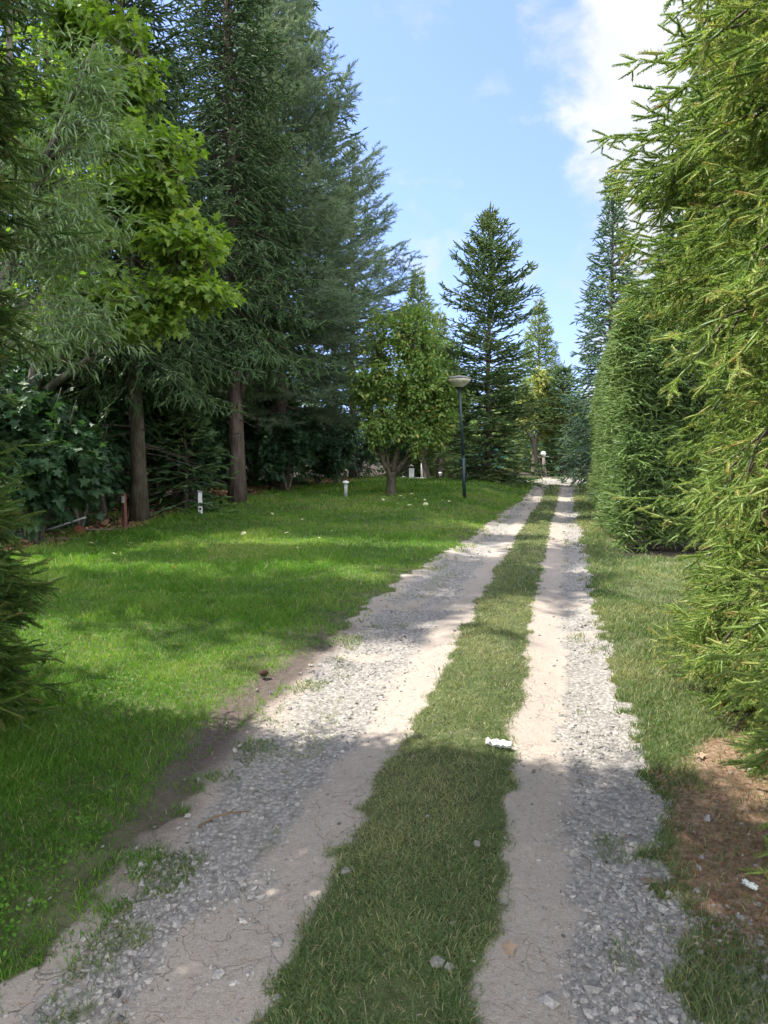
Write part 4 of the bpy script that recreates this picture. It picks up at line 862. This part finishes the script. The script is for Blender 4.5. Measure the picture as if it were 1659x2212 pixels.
# tap basin
b = at(893, 1041)
t = thing('tap_basin', 'white water basin with an upright white panel and dark post', 'water tap', tuple(b))
MB().lathe([(.0, .0), (.20, .0), (.27, .06), (.33, .13), (.34, .15), (.30, .15), (.22, .08), (0, .06)], 24, (.18, 0, 0)).build('basin', M['concrete'], t, True)
MB().box((.18, 0, .162), (.70, .5, .022), bevel=.006).build('rim', M['white_paint'], t)
MB().box((-.13, .05, .33), (.24, .08, .66), bevel=.01).build('post', M['dark'], t)
MB().box((-.08, -.003, .38), (.22, .02, .40), bevel=.005).build('panel', M['white_paint'], t)
MB().tube([(-.13, .04, .66), (-.1, -.05, .70), (.0, -.1, .68)], [.03, .03, .02], 8).build('spout', M['grey_metal'], t, True)
b2 = b + np.array([.42, 1.1, 0]); mb = MB(); mb.tube([(0, 0, -.05), (0, 0, .95)], .045, 10); o = mb.build('pipe', M['white_paint'], None, True); o.location = b2; tag(o, 'upright white pipe standing behind the water basin', 'pipe')
# brown numbered post
b = at(270, 1143); h = pt(270, 1066, b[1])[2] - b[2]
t = thing('marker_post', 'square brown wooden post with a small white plate near its top', 'post', tuple(b), -.45)
MB().box((0, 0, h / 2 - .05), (.068, .068, h + .1), bevel=.004).build('post', M['brown_paint'], t)
pl = MB().box((.012, -.038, h - .11), (.062, .006, .125), bevel=.001).build('plate', M['white_paint'], t)
mb = MB()
for dx_, dz, w_, h_ in ((.002, .025, .010, .040), (-.002, -.002, .014, .012), (.002, -.030, .013, .022)): mb.box((.012 + dx_, -.0425, h - .11 + dz), (w_, .002, h_), bevel=.0005)
mb.build('marking', M['ink'], pl)
# white marker
b = at(433, 1109); h = pt(433, 1060, b[1])[2] - b[2]
t = thing('marker_post', 'weathered white marker post with a round hole among dark leaves', 'post', tuple(b), .1)
MB().box((0, 0, h / 2 - .03), (.085, .05, h), bevel=.006).build('post', M['white_paint'], t)
mb = MB(); mb.lathe([(.026, 0), (.026, .006), (0, .006)], 16, (0, -.0265, .10), tilt=[[1, 0, 0], [0, 0, -1], [0, 1, 0]]); mb.build('hole', M['dark'], t)
mb = MB(); mb.box((.0, 0, h - .012), (.12, .09, .02), bevel=.005, tilt=[[.97, 0, .2], [0, 1, 0], [-.2, 0, .97]]); mb.build('cap', M['grey_metal'], t)
# grey pipe, stump, boards on the soil edge
a, c = at(188, 1150), pt(262, 1110, at(188, 1150)[1] + .5)
a = at(100, 1150); c = pt(186, 1117, a[1] + .25)
o = MB().tube([a + [0, 0, .03], (a + c) / 2 + [0, 0, .02], c], .018, 8).build('pipe', M['grey_metal'], None, True); tag(o, 'grey pipe propped at an angle under the dark maple shrub', 'pipe')
b = at(171, 1153)
V = MB().lathe([(.11, -.04), (.10, .05), (.085, .12), (.06, .135), (.0, .12)], 12, (0, 0, 0)); V.V[0] = V.V[0] + rng.normal(0, .012, V.V[0].shape).astype(F32)
o = V.build('stump', M['rust'], None); o.location = b; tag(o, 'rotten rust-brown tree stump at the soil edge', 'stump')
for px, py, rz, l, lab in [(215, 1146, .35, .9, 'thin weathered board lying beside the brown post'), (140, 1166, .1, .7, 'weathered board lying below the rotten stump')]:
    b = at(px, py); o = MB().box((0, 0, .02), (l, .07, .025), bevel=.004).build('board', M['wood_old']); o.location = b; o.rotation_euler = (0, .02, rz); tag(o, lab, 'board')
# dark picket fence behind the wood
t = thing('picket_fence', 'dark wooden picket fence deep in shade behind the trunks', 'fence', (-7.4, 16.5, 0), 1.15)
mb = MB()
for k in range(44): mb.box((-3 + k * .14, 0, .62), (.075, .02, 1.15 + .03 * math.sin(k * 7)), bevel=.003)
mb.build('pickets', M['wood_old'], t); mb = MB()
for zz in (.3, .95): mb.box((0, .035, zz), (6.4, .045, .08), bevel=.004)
mb.build('rails', M['wood_old'], t)
for k in range(4): MB().box((-3 + k * 2, .11, .6), (.1, .1, 1.3), bevel=.008).build('post', M['wood_old'], t)
# globe lamp, table, teal fence at the lane's end
b = np.array([7.95, 35.4, hgt(7.95, 35.4)])
t = thing('globe_lamp', 'low globe lamp on a grey post beside the yellowing tree', 'lamp', tuple(b))
MB().tube([(0.08, 0, -.05), (-.02, 0, 1.0)], [.10, .07], 10).build('post', M['wood_old'], t, True)
MB().lathe([(0, 1.0)] + [(.13 * math.sin(a), 1.14 - .13 * math.cos(a)) for a in np.linspace(.2, math.pi - .01, 12)], 20, (-.03, 0, 0)).build('globe', M['white_paint'], t, True)
b = np.array([8.75, 38, hgt(8.75, 38)])
t = thing('stone_table', 'dark pedestal table with a flat pale stone top', 'table', tuple(b))
MB().box((0, 0, .93), (.95, .7, .06), bevel=.01).build('table_top', M['concrete'], t)
for sx in (-.28, .28): MB().box((sx, 0, .45), (.16, .5, .9), bevel=.01).build('leg', M['dark'], t)
MB().box((0, .1, .45), (.40, .06, .88), bevel=.005).build('back_panel', M['dark'], t)
t = thing('mesh_fence', 'pale teal panel fence beyond the table at the lane end', 'fence', (8.0, 45, 0), -.1)
for k in range(5): MB().box((-4 + k * 2, 0, .9), (.08, .08, 1.8), bevel=.01).build('post', M['teal'], t)
for k in range(4): MB().box((-3 + k * 2, 0, .85), (1.86, .03, 1.5), bevel=.005).build('panel', M['teal'], t)

# ------------------------------------------------------------------ small things on the ground
def crumple(seed, L, Wd, Hh):
    n = 22; a, b_ = np.meshgrid(np.linspace(-1, 1, n), np.linspace(-1, 1, 12)); r = (1 - .35 * a ** 2)
    X = a * L / 2; Y = b_ * r * Wd / 2; Z = Hh * (.5 + .5 * np.sqrt(np.clip(1 - b_ ** 2 * .8, 0, 1))) * (.5 + vnoise(a * 3 + 9, b_ * 2 + 9, seed)) + (vnoise(a * 7 + 5, b_ * 6 + 5, seed + 1) - .5) * Hh * .6
    V = np.stack([X, Y, Z], -1).reshape(-1, 3); i = (np.arange(11)[:, None] * n + np.arange(n - 1)[None]).ravel()
    T = np.concatenate([np.stack([i, i + 1, i + n + 1], 1), np.stack([i, i + n + 1, i + n], 1)])
    Vb = V.copy(); Vb[:, 2] *= .2; return np.concatenate([V, Vb]), np.concatenate([T, T[:, ::-1] + len(V)])
b = at(1077, 1614)
M['rag'] = mat_noise('rag', [(.38, (.05, .055, .05)), (.43, (.55, .57, .53)), (.8, (.74, .76, .72))], 45, rough=.8, bump=.6, dist=.006)
V, T = crumple(4, .135, .055, .022); o = MB().add(V, T).build('rag', M['rag'], None, True); o.location = b + [0, 0, .012]; o.rotation_euler = (0, 0, -.45); tag(o, 'crumpled speckled white rag on the grass strip', 'rag')
V, T = crumple(8, .055, .026, .012); o = MB().add(V, T).build('rag', M['rag'], None, True); o.location = at(1620, 1920) + [0, 0, .01]; o.rotation_euler = (0, 0, -.9); tag(o, 'small crumpled white scrap on the brown needles at the right', 'scrap')
# pine cone
b = at(570, 1463); V, T = MB().lathe([(0, -.03), (.015, -.025), (.022, 0), (.016, .025), (0, .034)], 10).V[0], MB().lathe([(0, -.03), (.015, -.025), (.022, 0), (.016, .025), (0, .034)], 10).T[0]
mb = MB(); mb.add(np.asarray(V)[:, [2, 0, 1]] * 1.1, T)
for k in range(40):
    a = k * 2.4; z = -.026 + k * .0013; r = .022 * math.sqrt(max(.1, 1 - (z / .034) ** 2)); c = np.array([z, r * math.cos(a), r * math.sin(a)]); nrm = c * [0.3, 1, 1]; nrm /= np.linalg.norm(nrm) + 1e-9; tg = np.cross(nrm, [1, 0, 0])
    mb.add([c - tg * .006, c + tg * .006, c + nrm * .009 + [.006, 0, 0]], [(0, 1, 2)])
M['cone'] = mat_noise('cone', [(.3, (.03, .018, .012)), (.7, (.085, .05, .032))], 60, bump=.2)
o = mb.build('pine_cone', M['cone']); o.location = b + [0, 0, .03]; o.rotation_euler = (.3, .2, .7); tag(o, 'dark brown pine cone on the lawn near the wheel track', 'pine cone')
# stick on the gravel
b = at(480, 1775); o = MB().tube([(-.09, -.06, .012), (-.03, -.01, .028), (.04, .02, .03), (.11, .05, .022)], [.004, .0045, .004, .002], 6).tube([(.02, .012, .03), (.05, .05, .035)], [.003, .0015], 5).build('stick', M['twig'], None, True); o.location = b; tag(o, 'thin bent twig lying across the left gravel', 'stick')
b = at(1268, 1870); o = MB().tube([(-.01, -.06, .012), (.01, 0, .022), (-.005, .05, .015)], [.003, .004, .002], 6).build('stick', M['wood_old'], None, True); o.location = b; tag(o, 'short pale twig on the right gravel', 'stick')
# larger loose stones one can point at
for k, (px, py, s, lab) in enumerate([(942, 2083, .042, 'grey stone lying in the near grass strip'), (972, 2094, .036, 'pale stone next to the grey stone in the near grass strip'), (745, 1884, .040, 'bluish stone at the left edge of the grass strip'), (598, 2040, .045, 'round stone on the smooth sand of the left track'), (1152, 1668, .034, 'dark stone alone on the right sandy track'), (1030, 1826, .04, 'stone at the right edge of the grass strip'), (1280, 2142, .048, 'angular stone at the bottom of the right gravel'), (1188, 2168, .05, 'pale stone half sunk at the bottom right of the sandy track')]):
    b = at(px, py); mb = MB(); mb.add(ST[k % 7][0] * s * 1.3, ST[k % 7][1], tint=[.35, .6, .45, .5, .1, .45, .3, .6][k]); o = mb.build('stone', M['stone']); o.location = b + [0, 0, s * .10]; o.rotation_euler = (0, 0, k); tag(o, lab, 'stone')
# fallen leaves, one by one
M['leaf_pale'] = mat_noise('leaf_pale', [(.3, (.42, .38, .20)), (.7, (.6, .58, .38))], 20, bump=0)
M['leaf_red'] = mat_noise('leaf_red', [(.3, (.25, .03, .015)), (.7, (.4, .08, .03))], 20, bump=0)
V, T = LT['oval'][1]
lf = None; spots = [(185, 1185), (205, 1181), (245, 1202), (280, 1178), (400, 1187), (445, 1170), (520, 1160), (560, 1195), (625, 1155), (640, 1188), (690, 1168), (720, 1150), (585, 1112), (570, 1115), (655, 1125), (505, 1178), (330, 1180), (900, 1080), (915, 1083), (880, 1083), (935, 1078), (955, 1085), (870, 1078), (925, 1092), (945, 1103), (890, 1095), (975, 1087), (860, 1090), (905, 1072), (885, 1071), (862, 1075), (940, 1068), (965, 1072), (830, 1085), (810, 1098), (790, 1110)]
for k, (px, py) in enumerate(spots):
    b = at(px, py); s = rng.uniform(.07, .12) * (1.25 if py < 1110 else .9)
    if lf is None: lf = mk('fallen_leaf', V, T, M['leaf_pale']); o = lf
    else: o = lf.copy(); COL.objects.link(o)
    o.location = b + [0, 0, .045]; o.rotation_euler = (rng.normal(0, .35), rng.normal(0, .3), rng.uniform(0, 6)); o.scale = (s,) * 3
    tag(o, 'pale fallen leaf lying on the lawn', 'leaf', 'fallen leaves on the lawn')
o = mk('fallen_leaf', *LT['maple'][1], M['leaf_red']); b = at(375, 1232); o.location = b + [0, 0, .045]; o.scale = (.08,) * 3; o.rotation_euler = (.3, .2, 1); tag(o, 'single red fallen leaf on the lawn', 'leaf')
V, T = LT['maple'][0]; M['leaf_brown'] = mat_noise('leaf_brown', [(.3, (.2, .13, .08)), (.7, (.36, .27, .18))], 20, bump=0)
for px, py, s, lab in [(1110, 2062, .05, 'curled brown leaf on the right sandy track'), (1408, 1915, .08, 'dry brown leaf on the gravel near the needles'), (1255, 1690, .04, 'small dry leaf on the dark right gravel'), (1520, 1640, .06, 'orange-brown leaf at the foot of the near hedge')]:
    o = mk('fallen_leaf', V, T, M['leaf_brown']); b = at(px, py); o.location = b + [0, 0, .015]; o.scale = (s,) * 3; o.rotation_euler = (rng.normal(0, .3), rng.normal(0, .3), rng.uniform(0, 6)); tag(o, lab, 'leaf')

# ------------------------------------------------------------------ sun, sky, clouds
SUN_EL, SUN_AZ = math.radians(58), math.atan2(.30, -.95)      # azimuth as math angle of the direction towards the sun
sd = Vector((math.cos(SUN_EL) * math.cos(SUN_AZ), math.cos(SUN_EL) * math.sin(SUN_AZ), math.sin(SUN_EL)))
sl = bpy.data.lights.new('sun', 'SUN'); sl.energy = 2.8; sl.angle = math.radians(.53); sl.color = (1, .95, .86)
so = bpy.data.objects.new('sun', sl); COL.objects.link(so); so.rotation_euler = sd.to_track_quat('Z', 'Y').to_euler(); so.location = (-20, 5, 30)
w = bpy.data.worlds.new('World'); C.world = w; w.use_nodes = True; nt = w.node_tree; nt.nodes.clear(); lk = nt.links
out = N(nt, 'ShaderNodeOutputWorld'); bg = N(nt, 'ShaderNodeBackground'); bg.inputs[1].default_value = .15
sky = N(nt, 'ShaderNodeTexSky'); sky.sky_type = 'NISHITA'; sky.sun_disc = False; sky.sun_elevation = SUN_EL; sky.sun_rotation = math.pi / 2 - SUN_AZ
sky.air_density = 1.0; sky.dust_density = .25; sky.ozone_density = 2.0
tc = N(nt, 'ShaderNodeTexCoord'); smap = N(nt, 'ShaderNodeMapping'); smap.inputs['Location'].default_value = (0, 0, .16); lk.new(tc.outputs['Generated'], smap.inputs[0]); lk.new(smap.outputs[0], sky.inputs[0]); sx = N(nt, 'ShaderNodeSeparateXYZ'); lk.new(tc.outputs['Generated'], sx.inputs[0])
def MT(op, a, b=None, c=None):
    n = N(nt, 'ShaderNodeMath', operation=op)
    for i_, q in enumerate((a, b, c)):
        if q is None: continue
        if isinstance(q, (int, float)): n.inputs[i_].default_value = q
        else: lk.new(q, n.inputs[i_])
    return n.outputs[0]
def MR(x, a, b, c=0, d=1):
    n = N(nt, 'ShaderNodeMapRange'); n.interpolation_type = 'SMOOTHSTEP'; lk.new(x, n.inputs[0])
    for k_, q in zip((1, 2, 3, 4), (a, b, c, d)): n.inputs[k_].default_value = q
    return n.outputs[0]
def cloud_noise(sc, loc, det=9, rough=.58):
    mp = N(nt, 'ShaderNodeMapping'); mp.inputs['Scale'].default_value = sc; mp.inputs['Location'].default_value = loc; lk.new(tc.outputs['Generated'], mp.inputs[0])
    n = N(nt, 'ShaderNodeTexNoise'); n.inputs['Scale'].default_value = 1; n.inputs['Detail'].default_value = det; n.inputs['Roughness'].default_value = rough; n.inputs['Distortion'].default_value = .25
    lk.new(mp.outputs[0], n.inputs[0]); return n.outputs[0]
az = MT('ARCTAN2', sx.outputs[0], sx.outputs[1])             # 0 along the lane view, positive to the right
bank = MR(az, .15, .36)
behind = MR(sx.outputs[1], .05, -.35)                          # unseen cloud added behind the camera, over-bright to act as fill light                                        # the cloud bank stands to the right
n1 = cloud_noise((5, 5, 6.5), (1.3, .4, 2.2)); n2 = cloud_noise((10, 10, 16), (4, 7, 1))
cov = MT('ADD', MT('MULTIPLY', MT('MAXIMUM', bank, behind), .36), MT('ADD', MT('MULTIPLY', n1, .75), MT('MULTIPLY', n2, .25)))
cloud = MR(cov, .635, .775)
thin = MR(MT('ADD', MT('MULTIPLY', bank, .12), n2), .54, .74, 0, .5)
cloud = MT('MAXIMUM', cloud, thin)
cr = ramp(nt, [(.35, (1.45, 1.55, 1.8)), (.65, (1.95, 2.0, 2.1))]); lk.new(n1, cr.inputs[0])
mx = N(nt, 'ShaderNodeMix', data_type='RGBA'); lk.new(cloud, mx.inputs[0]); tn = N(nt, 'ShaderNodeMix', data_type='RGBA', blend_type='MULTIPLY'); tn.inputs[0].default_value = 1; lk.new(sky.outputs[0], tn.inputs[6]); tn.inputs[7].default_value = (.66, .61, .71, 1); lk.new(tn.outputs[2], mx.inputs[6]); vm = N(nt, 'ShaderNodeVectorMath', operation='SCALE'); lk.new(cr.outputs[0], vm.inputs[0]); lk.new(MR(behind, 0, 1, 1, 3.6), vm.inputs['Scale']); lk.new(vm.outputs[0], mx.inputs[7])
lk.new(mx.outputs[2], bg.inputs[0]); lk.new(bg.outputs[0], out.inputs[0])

# ------------------------------------------------------------------ render settings
vs = C.view_settings; vs.view_transform = 'Standard'; vs.look = 'None'; vs.gamma = 1; vs.exposure = 1.92; vs.use_curve_mapping = False
C.render.engine = 'CYCLES'; cy = C.cycles
cy.max_bounces = 6; cy.diffuse_bounces = 4; cy.glossy_bounces = 2; cy.transmission_bounces = 4; cy.transparent_max_bounces = 4
cy.sample_clamp_indirect = 6; cy.use_denoising = True; cy.denoiser = 'OPENIMAGEDENOISE'; cy.denoising_input_passes = 'RGB_ALBEDO_NORMAL'; cy.denoising_prefilter = 'ACCURATE'; cy.use_adaptive_sampling = True; cy.adaptive_threshold = .02
